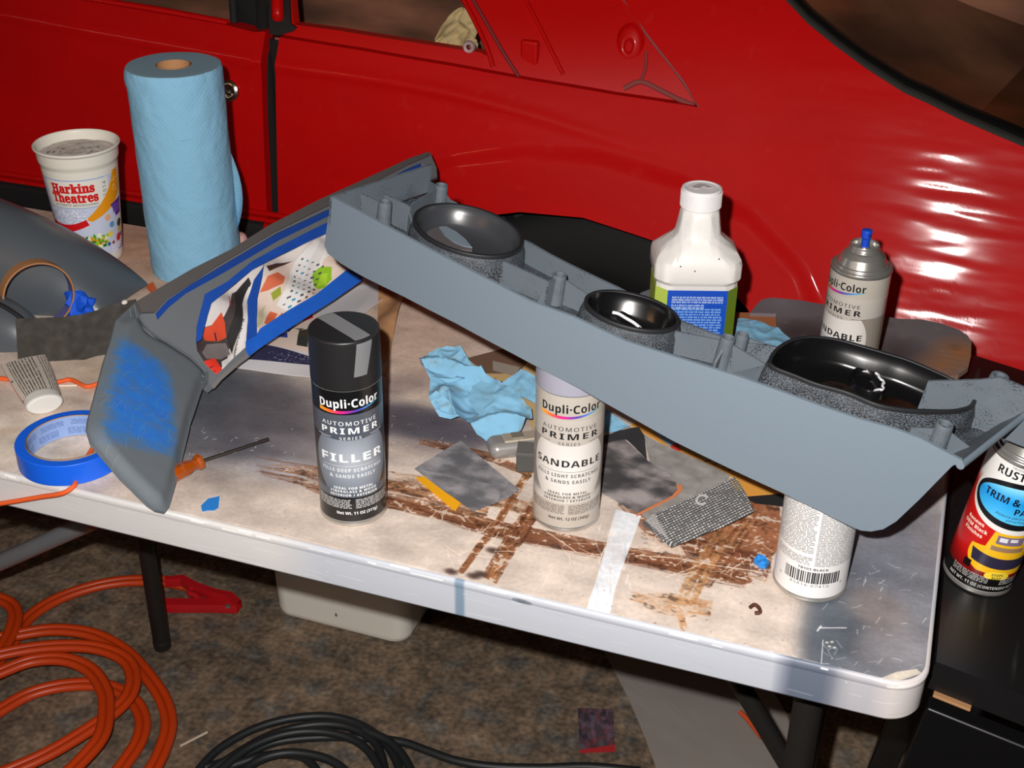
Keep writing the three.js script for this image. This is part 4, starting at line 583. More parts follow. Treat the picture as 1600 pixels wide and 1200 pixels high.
    g.fillStyle = 'rgb(90,110,120)'; for (let r = 0; r < 5; r++) for (let k = 0; k < 9; k++) { const q = X([452 + r * 8 + k * 3.6, 470 - k * 9 + r * 3]); g.save(); g.translate(...q); g.rotate(0.5); g.fillStyle = r === 1 ? 'rgb(60,150,180)' : 'rgb(70,74,80)'; g.fillRect(-6, -4, rr(6, 14), rr(4, 9)); g.restore(); }
    for (let k = 0; k < 6; k++) line([[484 + k * 3, 440], [492 + k * 3, 400 - k], [506 + k * 2, 372]], 1.5, 'rgba(150,140,140,0.6)');
    g.fillStyle = 'rgba(60,50,50,0.8)'; for (let k = 0; k < 26; k++) { const q = X([372 + k * 0.4, 560 - k * 2.6]); g.fillRect(q[0], q[1], rr(3, 9), rr(3, 6)); }
    poly([[560, 330], [640, 300], [640, 320], [590, 370], [560, 420], [540, 390]], 'rgb(110,104,100)');
  });
  wpart(t, 'masking_newspaper', slab([[308, 470], [322, 452], [390, 405], [430, 384], [505, 345], [644, 294], [646, 325], [596, 376], [560, 432], [398, 540], [350, 590], [336, 600], [316, 585], [300, 550], [302, 520]].map(q => F(q[0], q[1], -0.010)), n, 0.0006, [], p => { const d = p.clone().sub(L1), u = d.dot(ex), v = d.dot(ey); return p.addScaledVector(n, 0.007 * fbm(u * 22, v * 30, 3, 3) + 0.004 * Math.sin(u * 70 + v * 30)); }, (x, y, p) => { const d = p.clone().sub(L1); return [(d.dot(ex) - bx0) / (bx1 - bx0), (d.dot(ey) - by0) / (by1 - by0)]; }, 0.008), M([255, 255, 255], 0.7, { map: nm }), 'coloured newspaper masking the opening');
  strip([[384, 533], [384, 545], [389, 557], [403, 546], [446, 517], [520, 470], [566, 438], [558, 422], [541, 422], [495, 459], [450, 485], [407, 513], [401, 524]], 0.002, tape);
  strip([[385, 532], [388, 500], [387, 470], [398, 436], [412, 416], [413, 412], [408, 440], [402, 466], [401, 500], [402, 524]], 0.0012, tapeD);
  wpart(t, 'lower_lip', slab([[330, 602], [335, 607], [346, 594], [376, 568], [391, 557], [388, 551], [370, 564], [346, 586]].map(q => F(q[0], q[1], 0.001)), n, 0.0015), M([120, 116, 114], 0.6));
  // end cap
  const C2 = T(262, 797, 0.0085), cn = L1.clone().sub(C2).cross(U1.clone().sub(C2)).normalize(); if (cn.dot(EYE.clone().sub(C2)) < 0) cn.negate();
  const co = [[214, 470], [200, 483], [184, 498], [179, 520], [165, 565], [150, 622], [141, 655], [140, 668], [147, 690], [190, 740], [234, 784], [247, 793], [262, 797], [268, 789], [286, 725], [301, 660], [318, 608], [326, 592], [326, 579], [301, 555], [265, 532], [235, 516], [220, 490]];
  const CP = q => onPlane(q[0], q[1], C2, cn), cpts = co.map(CP); const cx_ = V3(1, 0, 0).addScaledVector(cn, -cn.x).normalize(), cy_ = cn.clone().cross(cx_); const c2 = p => { const d = p.clone().sub(C2); return [d.dot(cx_), d.dot(cy_)]; };
  const k2 = cpts.map(c2); const ax0 = Math.min(...k2.map(q => q[0])), ax1 = Math.max(...k2.map(q => q[0])), ay0 = Math.min(...k2.map(q => q[1])), ay1 = Math.max(...k2.map(q => q[1]));
  const CW = 512, CH = 512; const capMap = tex(CW, CH, g => {
    const X = q => { const d = c2(CP(q)); return [(d[0] - ax0) / (ax1 - ax0) * CW, (1 - (d[1] - ay0) / (ay1 - ay0)) * CH]; };
    g.fillStyle = 'rgb(98,106,112)'; g.fillRect(0, 0, CW, CH);
    for (let k = 0; k < 2600; k++) { const u = rnd(), v = rnd(); const q = [lerp(lerp(188, 152, v), lerp(262, 278, v), u), lerp(lerp(522, 690, v), lerp(572, 722, v), u)]; const e = Math.min(1, Math.min(u, 1 - u) * 5 + 0.15) * Math.min(1, Math.min(v, 1 - v) * 5 + 0.1); const b = 0.5 + 0.5 * fbm(q[0] * 0.03, q[1] * 0.05, 2, 3) * 2; const [x, y] = X(q); g.fillStyle = `rgba(${24 + 20 * rnd()},${100 + 24 * rnd()},${196 + 20 * rnd()},${0.16 * e * clamp(b + 0.35)})`; g.beginPath(); g.ellipse(x, y, rr(8, 26), rr(4, 9), -0.5, 0, 7); g.fill(); }
    for (let k = 0; k < 26; k++) { const [x, y] = X([rr(160, 270), rr(540, 720)]); g.strokeStyle = 'rgba(150,160,168,0.35)'; g.lineWidth = 1.2; g.beginPath(); g.moveTo(x, y); g.quadraticCurveTo(x + rr(-10, 20), y + rr(10, 30), x + rr(-10, 30), y + rr(20, 50)); g.stroke(); }
  });
  const seg = k2.map((p, i) => [p, k2[(i + 1) % k2.length]]); const edgeD = (x, y) => { let d = 9; for (const [a, b] of seg) { const dx = b[0] - a[0], dy = b[1] - a[1], s = clamp(((x - a[0]) * dx + (y - a[1]) * dy) / (dx * dx + dy * dy)); d = Math.min(d, Math.hypot(x - a[0] - s * dx, y - a[1] - s * dy)); } return d; };
  wpart(t, 'end_cap', slab(cpts, cn, 0.003, [], p => { const q = c2(p); const d = edgeD(q[0], q[1]); return p.addScaledVector(cn, 0.007 * sstep(0, 0.016, d) - 0.004 + 0.0003 * noise(q[0] * 60, q[1] * 60, 3)); }, (x, y, p) => { const q = c2(p); return [(q[0] - ax0) / (ax1 - ax0), (q[1] - ay0) / (ay1 - ay0)]; }, 0.006), M([255, 255, 255], 0.66, { map: capMap }), 'end face sanded through to blue');
  for (const k of [0, 1, 2]) wpart(t, 'step_ridge', tube([[219 - 8 * k, 478 + 2 * k], [224 - 8 * k, 500 + 2 * k], [243 - 8 * k, 520 + 3 * k], [275 - 8 * k, 540 + 5 * k], [305 - 6 * k, 560 + 8 * k], [322 - 3 * k, 582 + 8 * k]].map(q => F(q[0], q[1], 0.0004)), 0.0008, 40, 8), M([98, 104, 110], 0.66));
}
// ---------------------------------------------------------------- towel roll, cup, bottle, tapes
{
  const bx = -0.9354, bz = -1.378, y0 = TABLE_Y;
  const t = thing('paper_towel_roll', 'tall roll of blue shop towels standing on end', 'towel roll', [bx, y0 + 0.0006, bz], 0.6);
  const bumpT = pixels(512, 512, (u, v) => { const q = Math.sin(u * 180) * Math.sin(v * 180) * 8; const n = 128 + q + 90 * fbm(u * 9, v * 9, 2, 4); return [n, n, n]; }, false); bumpT.repeat.set(2, 1.4);
  const towel = M([130, 182, 212], 0.95, { bumpMap: bumpT, bumpScale: 0.0035 });
  const rows = [], NJ = 60, NI = 96; for (let j = 0; j <= NJ; j++) { const v = j / NJ, row = []; for (let i = 0; i <= NI; i++) { const a = i / NI * Math.PI * 2; const c = Math.cos(a), s = Math.sin(a); let r = 0.0605 + 0.0016 * fbm(c * 2 + 3, v * 5 + s * 2, 4, 3) + 0.0012 * fbm(c * 5, v * 14 + s * 5, 7, 3); r += 0.002 * Math.exp(-(((v - 0.95) / 0.03) ** 2)) * sstep(0.3, 0.9, Math.cos(a - 3.6)); if (v > 0.985) r -= 0.0012; if (v < 0.03) r -= 0.0008; row.push(V3(c * r, v * 0.28, s * r)); } rows.push(row); }
  const rim = rows[NJ].map(p => V3(p.x * 0.97, 0.2808, p.z * 0.97)), hole = rows[NJ].map((p, i) => { const a = i / NI * Math.PI * 2; return V3(Math.cos(a) * 0.0225, 0.2802, Math.sin(a) * 0.0225); });
  part(t, 'towel', gridGeo(rows), towel); part(t, 'top_edge', gridGeo([rows[NJ], rim, hole]), M([128, 158, 174], 0.95));
  part(t, 'cardboard_core', lathe([[0.0225, 0.002], [0.0225, 0.2806], [0.0212, 0.2808], [0.0212, 0.002]], 40), M([176, 128, 86], 0.85), 'brown cardboard core');
  const flap = []; for (let j = 0; j <= 14; j++) { const v = j / 14, row = []; for (let i = 0; i <= 10; i++) { const u = i / 10; const p = onPlane(350 + u * (6 + 26 * Math.sin(v * 2.4)) * (0.55 + 0.45 * v) + v * 1, 232 + v * 122, V3(bx, 0.8, bz - 0.022), V3(0, 0, 1)); p.z += 0.008 * Math.sin(u * 4 + v * 3) * u; row.push(p); } flap.push(row); }
  const fg = gridGeo(flap); t.updateMatrixWorld(true); fg.applyMatrix4(t.matrixWorld.clone().invert()); part(t, 'loose_sheet', fg, towel);
}
{
  const p = [-1.088, TABLE_Y + 0.0006, -1.358];
  const t = thing('plastic_cup', 'white plastic drinking cup with a colourful cinema print, dusty inside', 'cup', p, faceCam(p[0], p[2]) - Math.PI + 0.06);
  const W = 1400, H = 620; const m = tex(W, H, g => {
    const C = W / 2; g.fillStyle = 'rgb(226,222,212)'; g.fillRect(0, 0, W, H); g.fillStyle = 'rgb(198,206,226)'; g.fillRect(C - 420, 40, 640, 580);
    g.fillStyle = 'rgb(228,224,216)'; g.beginPath(); g.roundRect(C - 270, 50, 420, 190, 20); g.fill(); g.strokeStyle = 'rgb(120,150,196)'; g.lineWidth = 4; g.beginPath(); g.moveTo(C - 300, 46); g.lineTo(C + 120, 46); g.stroke(); g.beginPath(); g.moveTo(C - 270, 244); g.lineTo(C + 110, 244); g.stroke();
    g.fillStyle = g.strokeStyle = 'rgb(206,24,24)'; g.lineWidth = 7; for (const [s, x, y] of [['Harkins', C - 85, 104], ['Theatres', C - 80, 172]]) { wide(g, s, x, y, 84, 0.8, 'bold', 'center', 'serif'); g.save(); g.translate(x, y); g.scale(0.8, 1); g.font = 'bold 84px serif'; g.textAlign = 'center'; g.textBaseline = 'middle'; g.strokeText(s, 0, 0); g.restore(); } g.fillStyle = 'rgb(40,40,44)'; wide(g, 'ULTIMATE MOVIEGOING', C - 80, 222, 24, 1.1, 'italic');
    g.save(); g.translate(C + 118, 130); g.rotate(-Math.PI / 2); g.fillStyle = 'rgb(60,60,64)'; wide(g, '2 0 1 4', 0, 0, 36, 1, 'normal'); g.restore();
    // plain festive shapes instead of the printed characters
    g.fillStyle = 'rgb(232,150,20)'; g.beginPath(); g.moveTo(C + 250, 20); g.lineTo(C + 190, 20); g.quadraticCurveTo(C + 170, 170, C - 30, 330); g.lineTo(C + 10, 350); g.quadraticCurveTo(C + 230, 260, C + 262, 170); g.fill(); for (let k = 0; k < 40; k++) { g.fillStyle = 'rgba(255,230,150,0.9)'; g.beginPath(); g.arc(C + rr(180, 250), rr(30, 180), rr(2, 5), 0, 7); g.fill(); }
    for (let k = 0; k < 240; k++) { g.fillStyle = rnd() < 0.5 ? 'rgba(238,240,246,0.9)' : 'rgba(150,166,206,0.7)'; g.beginPath(); g.arc(C + rr(-300, -20), rr(256, 400), rr(2, 6), 0, 7); g.fill(); }
    g.fillStyle = 'rgb(206,20,26)'; g.beginPath(); g.moveTo(C - 330, 350); g.quadraticCurveTo(C - 180, 400, C - 30, 330); g.lineTo(C - 12, 372); g.quadraticCurveTo(C - 150, 430, C - 300, 460); g.fill(); g.fillStyle = 'rgb(140,10,30)'; g.beginPath(); g.moveTo(C - 350, 290); g.lineTo(C - 300, 330); g.lineTo(C - 330, 380); g.fill();
    g.fillStyle = 'rgb(90,50,150)'; g.beginPath(); g.moveTo(C + 150, 260); g.lineTo(C + 270, 235); g.lineTo(C + 264, 350); g.lineTo(C + 200, 360); g.fill(); for (let k = 0; k < 5; k++) { g.fillStyle = 'rgb(150,120,200)'; g.fillRect(C + 170 + k * 20, 270, 6, 60); }
    for (let k = 0; k < 60; k++) { g.fillStyle = ['rgb(90,160,30)', 'rgb(170,200,40)', 'rgb(40,120,30)', 'rgb(230,236,200)', 'rgb(230,140,30)'][k % 5]; g.beginPath(); g.ellipse(C + 10 + rr(-105, 105), 500 + rr(-46, 46), rr(8, 22), rr(6, 12), rr(0, 3), 0, 7); g.fill(); }
    for (const [x, y, r, c] of [[120, 345, 24, 'rgb(232,170,130)'], [150, 405, 22, 'rgb(90,150,190)'], [130, 470, 22, 'rgb(232,206,80)'], [235, 420, 30, 'rgb(60,70,60)'], [235, 470, 24, 'rgb(214,180,90)'], [215, 520, 30, 'rgb(210,50,60)'], [262, 512, 18, 'rgb(50,80,160)'], [110, 540, 14, 'rgb(40,90,160)'], [150, 540, 12, 'rgb(160,30,40)']]) { g.fillStyle = c; g.beginPath(); g.arc(C + x, y, r, 0, 7); g.fill(); }
    g.fillStyle = 'rgb(96,60,150)'; g.beginPath(); g.moveTo(C + 190, 620); g.lineTo(C + 290, 530); g.lineTo(C + 300, 620); g.fill(); g.fillStyle = 'rgb(230,226,240)'; for (let k = 0; k < 4; k++) g.fillRect(C + 130, 556 + k * 18, 140, 9);
    g.fillStyle = 'rgb(214,206,190)'; g.fillRect(C + 300, 0, W / 2 - 300, H); tiny(g, C + 312, 60, C + 345, 600, 14, 'rgb(110,106,100)'); g.fillStyle = 'rgb(226,222,212)'; g.fillRect(0, 0, W, 26);
  });
  const out = rprof([[0.0001, 0.002], [0.036, 0.002], [0.0375, 0.0], [0.039, 0.004], [0.0500, 0.140], [0.0525, 0.146], [0.0535, 0.160], [0.0562, 0.1615], [0.0567, 0.1645], [0.0550, 0.1655], [0.0528, 0.163], [0.0510, 0.146], [0.0485, 0.135], [0.0375, 0.006], [0.0001, 0.005]], 0.0015);
  part(t, 'cup_wall', lathe(out, 72), M([224, 220, 208], 0.4, { transmission: 0.0 }));
  const g = new THREE.CylinderGeometry(0.0502, 0.0402, 0.124, 80, 1, true); g.translate(0, 0.0755, 0); part(t, 'printed_label', g, M([255, 255, 255], 0.35, { map: m }));
  const dust = []; for (let j = 0; j <= 12; j++) { const row = []; for (let i = 0; i <= 36; i++) { const a = i / 36 * 6.28318, r = 0.0508 * j / 12; row.push(V3(Math.cos(a) * r, 0.153 + 0.003 * fbm(Math.cos(a) * r * 60, Math.sin(a) * r * 60, 3, 3) - 0.001 * j / 12, Math.sin(a) * r)); } dust.push(row); }
  const dm = pixels(128, 128, (u, v) => { const n = sstep(0.1, 0.35, fbm(u * 12, v * 12, 4, 3)); return [lerp(214, 120, n), lerp(204, 116, n), lerp(196, 112, n)]; }); part(t, 'dusty_filling', gridGeo(dust), M([255, 255, 255], 0.95, { map: dm }));
}
{
  const p = [-0.238, TABLE_Y + 0.0006, -1.322];
  const t = thing('bottle', 'white plastic bottle with a blue printed label and white screw cap', 'bottle', p, faceCam(p[0], p[2]) + 0.16);
  const white = M([224, 222, 218], 0.38);
  // octagonal section that turns round at the neck
  const sec = (hw, hd, ch, y, round, r, m = 64) => { const o = []; for (let i = 0; i <= m; i++) { const a = i / m * Math.PI * 2, c = Math.cos(a), s = Math.sin(a); const k = Math.min(hw / Math.max(1e-6, Math.abs(c)), hd / Math.max(1e-6, Math.abs(s)), (hw + hd - ch) / (Math.abs(c) + Math.abs(s))); const q = lerp(k, r, round); o.push(V3(c * q, y, s * q)); } return o; };
  const B = (w, d, y) => sec(w, d, 0.012, y, 0, 0);
  const body = [sec(0.001, 0.001, 0, 0.001, 0, 0), B(0.041, 0.033, 0.001), B(0.044, 0.036, 0.005), B(0.0455, 0.0375, 0.012), B(0.0455, 0.0375, 0.131), B(0.0475, 0.0395, 0.1345), B(0.0485, 0.0405, 0.1365), B(0.0485, 0.0405, 0.152), B(0.0470, 0.0390, 0.158), sec(0.043, 0.036, 0.018, 0.165, 0.1, 0.036), sec(0.036, 0.032, 0.016, 0.1725, 0.35, 0.031), sec(0.030, 0.029, 0.012, 0.1785, 0.75, 0.0275), sec(0.026, 0.026, 0, 0.183, 1, 0.0258), sec(0.026, 0.026, 0, 0.196, 1, 0.0236), sec(0.02, 0.02, 0, 0.206, 1, 0.0220), sec(0.02, 0.02, 0, 0.209, 1, 0.0210), sec(0.02, 0.02, 0, 0.212, 1, 0.0180)];
  const bg = gridGeo(body); const bn = toCreasedNormals(bg, 0.5); part(t, 'bottle_body', bn, white);
  const cap = []; for (let i = 0; i < 72; i++) { const a = i / 72 * 6.28318; const b = new THREE.BoxGeometry(0.0013, 0.017, 0.0012); b.translate(0, 0.2215, 0.0222); b.rotateY(a); cap.push(b); }
  const cp_ = part(t, 'screw_cap', lathe(rprof([[0.0205, 0.2115], [0.0222, 0.2115], [0.0222, 0.2135], [0.0220, 0.2335], [0.0190, 0.2340], [0.0175, 0.2330], [0.0001, 0.2330]], 0.001), 72), M([232, 230, 230], 0.4)); const rb = part(cp_, 'grip_ribs', merge(cap), M([228, 226, 226], 0.45)); rb.userData.kind = 'stuff';
  part(cp_, 'arrow_mark', slab([[-0.012, -0.002], [-0.002, -0.011], [0.004, -0.010], [0.012, 0.000], [0.006, 0.002], [0.002, -0.003], [-0.004, 0.004], [-0.009, 0.003]].map(q => V3(q[0], 0.2336, q[1])), V3(0, 1, 0), 0.0006), M([186, 176, 180], 0.5));
  const W = 900, H = 900; const lm = tex(W, H, g => {
    g.fillStyle = 'rgb(16,72,178)'; g.fillRect(0, 0, W, H); tiny(g, 70, 60, W - 60, 130, 24, 'rgb(206,222,240)', 0.7); tiny(g, 70, 140, 560, 168, 24, 'rgb(190,214,240)', 0.7); tiny(g, 70, 180, W - 60, 420, 26, 'rgb(150,200,236)', 0.62); tiny(g, 70, 430, 620, 460, 24, 'rgb(190,214,240)', 0.7); tiny(g, 70, 470, 500, 490, 22, 'rgb(150,200,236)'); tiny(g, 560, 470, 760, 490, 22, 'rgb(206,222,240)'); tiny(g, 70, 530, W - 80, 552, 18, 'rgb(120,180,230)'); tiny(g, 70, 580, W - 80, 602, 18, 'rgb(120,180,230)'); tiny(g, 70, 640, W - 140, 700, 18, 'rgb(120,180,230)');
    g.fillStyle = 'rgb(60,150,70)'; g.fillRect(520, 752, 300, 40); g.strokeStyle = 'rgb(150,220,120)'; g.lineWidth = 9; for (let k = 0; k < 3; k++) { g.beginPath(); g.arc(480, 770, 24, k * 2.1, k * 2.1 + 1.4); g.stroke(); }
    g.fillStyle = 'rgb(222,226,232)'; g.fillRect(500, 806, 340, 94); let x = 640; g.fillStyle = 'rgb(90,150,196)'; while (x < 820) { const w = rr(3, 9); g.fillRect(x, 830, w, 70); x += w + rr(3, 8); }
  });
  const wrap = (x0, x1, z, map, name, mat, label) => { const g = slab([[x0, 0.014], [x1, 0.014], [x1, 0.126], [x0, 0.126]].map(q => V3(q[0], q[1], z)), V3(0, 0, 1), 0.0006, [], q => q, (x, y, q) => [(q.x - x0) / (x1 - x0), (q.y - 0.014) / 0.112]); return part(t, name, g, mat, label); };
  wrap(-0.0336, 0.0336, 0.0381, lm, 'back_label', M([255, 255, 255], 0.35, { map: lm }), 'blue label with small print');
  // chamfer and side strips of the label
  const strip = (a, b, m) => { const q = [V3(a[0], 0.014, a[1]), V3(b[0], 0.014, b[1]), V3(b[0], 0.126, b[1]), V3(a[0], 0.126, a[1])]; const n = q[1].clone().sub(q[0]).cross(V3(0, 1, 0)); if (n.dot(V3(a[0], 0, a[1])) < 0) n.negate(); part(t, 'side_label', slab(q, n, 0.0005), m); };
  const green = M([106, 134, 34], 0.4), lime = M([176, 196, 84], 0.4), blue = M([14, 66, 170], 0.4);
  strip([0.0337, 0.0381], [0.0462, 0.0256], green); strip([0.0461, 0.025], [0.0461, -0.025], green); strip([-0.0337, 0.0381], [-0.0462, 0.0256], lime); strip([-0.0461, 0.025], [-0.0461, -0.025], lime);
  for (const [x, y] of [[-0.022, 0.156], [0.02, 0.164], [-0.006, 0.151]]) part(t, 'paint_speck', new THREE.SphereGeometry(0.0009, 8, 6).translate(x, y, y > 0.16 ? 0.0362 : y > 0.155 ? 0.0395 : 0.0406), M([60, 60, 66], 0.7));
}
{
  const c = T(110, 684, 0.024); const R = 0.0555, r = 0.0435;
  const t = thing('tape_roll', 'roll of blue painter tape lying flat at the left table edge', 'tape', [c.x, TABLE_Y + 0.0006, c.z]);
  const side = pixels(256, 64, (u, v) => { const n = 1 + 0.25 * fbm(u * 30, v * 60, 3, 3); return [24 * n, 82 * n, 190 * n]; });
  part(t, 'tape_wind', lathe(rprof([[r + 0.0012, 0.0], [R, 0.0], [R, 0.0242], [r + 0.0012, 0.0242], [r + 0.0012, 0.0]], 0.0012), 96), M([20, 96, 224], 0.42, {}));
  const cm = tex(1024, 128, (g, W, H) => { g.fillStyle = 'rgb(136,162,212)'; g.fillRect(0, 0, W, H); for (let k = 0; k < 8; k++) { const x = k * 128; tiny(g, x + 6, 20, x + 110, 52, 9, 'rgb(60,86,150)'); tiny(g, x + 30, 72, x + 122, 112, 9, 'rgb(60,86,150)'); } });
  part(t, 'core', lathe([[r + 0.0014, 0.0002], [r + 0.0014, 0.0246], [r, 0.0247], [r, 0.0002]], 96), M([176, 140, 104], 0.85), 'cardboard core');
  const g = new THREE.CylinderGeometry(r - 0.0003, r - 0.0003, 0.0238, 96, 1, true); g.translate(0, 0.0122, 0); part(t, 'core_print', g, M([255, 255, 255], 0.7, { map: cm }));
}
{
  const R = 0.0435, c = T(58, 460, 0.0428);
  const t = thing('tape_core', 'empty brown masking tape core standing on edge', 'tape core', c.toArray());
  const g = lathe(rprof([[R - 0.0022, -0.009], [R, -0.009], [R, 0.009], [R - 0.0022, 0.009], [R - 0.0022, -0.009]], 0.0006), 80); g.rotateX(Math.PI / 2); g.rotateX(-0.06); g.rotateY(faceCam(c.x, c.z) + 0.22);
  part(t, 'core_ring', g, M([168, 118, 74], 0.8));
  const g2 = new THREE.CylinderGeometry(R - 0.0026, R - 0.0026, 0.0172, 80, 1, true); g2.rotateX(Math.PI / 2); g2.rotateX(-0.06); g2.rotateY(faceCam(c.x, c.z) + 0.22); part(t, 'core_lining', g2, M([90, 92, 150], 0.7), 'bluish inner lining');
}
// crumpled sheets: a sheet over a tilted plane, its folds raised by noise
function crumple(name, label, category, px, plane3, amp, fr, mat, sd, group, extra) {
  const [a, b, c] = plane3.map(q => T(q[0], q[1], q[2])); const n = b.clone().sub(a).cross(c.clone().sub(a)).normalize(); if (n.y < 0) n.negate();
  const pts = px.map(q => onPlane(q[0], q[1], a, n)); const cen = pts.reduce((s, p) => s.add(p), V3(0, 0, 0)).multiplyScalar(1 / pts.length);
  const g = slab(pts, n, 0.0006, [], p => { const x = p.x * fr, z = p.z * fr; const wx = x + 0.7 * noise(x * 0.8, z * 0.8, sd + 20), wz = z + 0.7 * noise(x * 0.8, z * 0.8, sd + 30); const r1 = 1 - Math.pow(Math.abs(noise(wx, wz, sd)) * 1.8, 0.75), r2 = 1 - Math.abs(noise(x * 2.1 + 5, z * 2.1, sd + 3)) * 2; return p.addScaledVector(n, amp * (r1 + r2 * 0.22 + 0.08 * (1 - 2 * Math.abs(noise(x * 4.5, z * 4.5, sd))))); }, undefined, 0.0035);
  const y0 = (() => { g.computeBoundingBox(); return g.boundingBox.min.y; })(); g.translate(0, Math.max(0, TABLE_Y + 0.001 - y0), 0);
  const P = g.attributes.position; for (let i = 0; i < P.count; i++) if (P.getY(i) < TABLE_Y + 0.001) P.setY(i, TABLE_Y + 0.001); g.computeVertexNormals();
  if (!name) return g;
  return single(name, label, category, extra ? merge([g, ...extra]) : g, mat, [cen.x, TABLE_Y, cen.z], group);
}
const towelTex = pixels(512, 512, (u, v) => { const d = sstep(0.08, 0.4, fbm(u * 7, v * 7, 2, 4)), q = Math.sin(u * 500) * Math.sin(v * 500) * 5; return [lerp(122, 122, d) + q, lerp(174, 152, d) + q, lerp(204, 166, d) + q]; }); towelTex.repeat.set(9, 9);
const towelM = M([255, 255, 255], 0.95, { map: towelTex });
crumple('shop_towel', 'large crumpled blue shop towel between the two primer cans', 'shop towel', [[657, 572], [672, 557], [700, 549], [722, 554], [742, 575], [760, 592], [778, 604], [808, 624], [832, 648], [834, 664], [816, 680], [792, 684], [772, 690], [762, 696], [748, 690], [730, 668], [700, 658], [690, 656], [680, 644], [671, 622], [674, 598], [668, 588]], [[690, 656, 0.004], [792, 684, 0.004], [705, 549, 0.036]], 0.017, 17, towelM, 3, undefined, [
  crumple('', '', '', [[738, 606], [752, 596], [776, 604], [806, 622], [816, 638], [806, 654], [776, 658], [744, 646], [732, 628]], [[744, 646, 0.022], [806, 654, 0.018], [752, 596, 0.034]], 0.004, 20, towelM, 5),
  crumple('', '', '', [[658, 574], [674, 558], [702, 549], [724, 556], [738, 576], [726, 600], [700, 604], [676, 596]], [[676, 596, 0.022], [726, 600, 0.024], [702, 549, 0.040]], 0.009, 30, towelM, 11),
  crumple('', '', '', [[672, 622], [684, 612], [704, 628], [720, 652], [706, 656], [688, 652]], [[688, 652, 0.010], [706, 656, 0.010], [684, 612, 0.03]], 0.006, 40, towelM, 14)]);
crumple('shop_towel', 'small folded blue shop towel half hidden behind the pale primer can', 'shop towel', [[784, 602], [814, 578], [838, 590], [842, 634], [806, 618]], [[806, 618, 0.006], [842, 634, 0.004], [814, 578, 0.02]], 0.003, 40, towelM, 9);
crumple('shop_towel', 'blue shop towel corner right of the pale primer can', 'shop towel', [[944, 640], [984, 668], [960, 676], [938, 680], [930, 650]], [[938, 680, 0.004], [984, 668, 0.004], [944, 640, 0.016]], 0.003, 40, towelM, 12);
crumple('shop_towel', 'blue shop towel lying behind the long panel right of the bottle', 'shop towel', [[1140, 500], [1160, 499], [1190, 505], [1215, 514], [1235, 530], [1225, 550], [1140, 545]], [[1225, 550, 0.012], [1140, 545, 0.012], [1160, 499, 0.018]], 0.003, 30, towelM, 15);
// blue crumpled tape ball
{
  const c = T(124, 476, 0.016); const g = mergeVertices(new THREE.IcosahedronGeometry(0.0165, 2)); const P = g.attributes.position; for (let i = 0; i < P.count; i++) { const v = V3(P.getX(i), P.getY(i), P.getZ(i)); const d = v.clone().normalize(); const k = 1 + 0.45 * noise(d.x * 1.6 + 3, d.y * 1.6, d.z * 1.6 + 4) + 0.35 * noise(d.x * 4, d.y * 4, d.z * 4 + 2); v.multiplyScalar(k); v.y = Math.max(v.y * 1.1, -0.0155); v.x *= 1.15; P.setXYZ(i, v.x, v.y, v.z); }
  g.computeVertexNormals(); const f = toCreasedNormals(g, 0.25); f.translate(c.x, TABLE_Y + 0.0162, c.z); single('tape_ball', 'crumpled ball of blue masking tape beside the brown tape core', 'tape', f, M([14, 86, 214], 0.5), [c.x, TABLE_Y, c.z]);
}
// ---------------------------------------------------------------- smaller things on the table
const flatOn = (pts, h = 0.0008) => pts.map(q => T(q[0], q[1], h));
function sheet(name, label, category, px, mat, h = 0.0008, th = 0.0006, lift = p => p, edge = 0, uvf, group) {
  const pts = flatOn(px, h + th); const c = pts.reduce((s, p) => s.add(p), V3(0, 0, 0)).multiplyScalar(1 / pts.length);
  return single(name, label, category, slab(pts, V3(0, 1, 0), th, [], lift, uvf, edge), mat, [c.x, TABLE_Y, c.z], group);
}
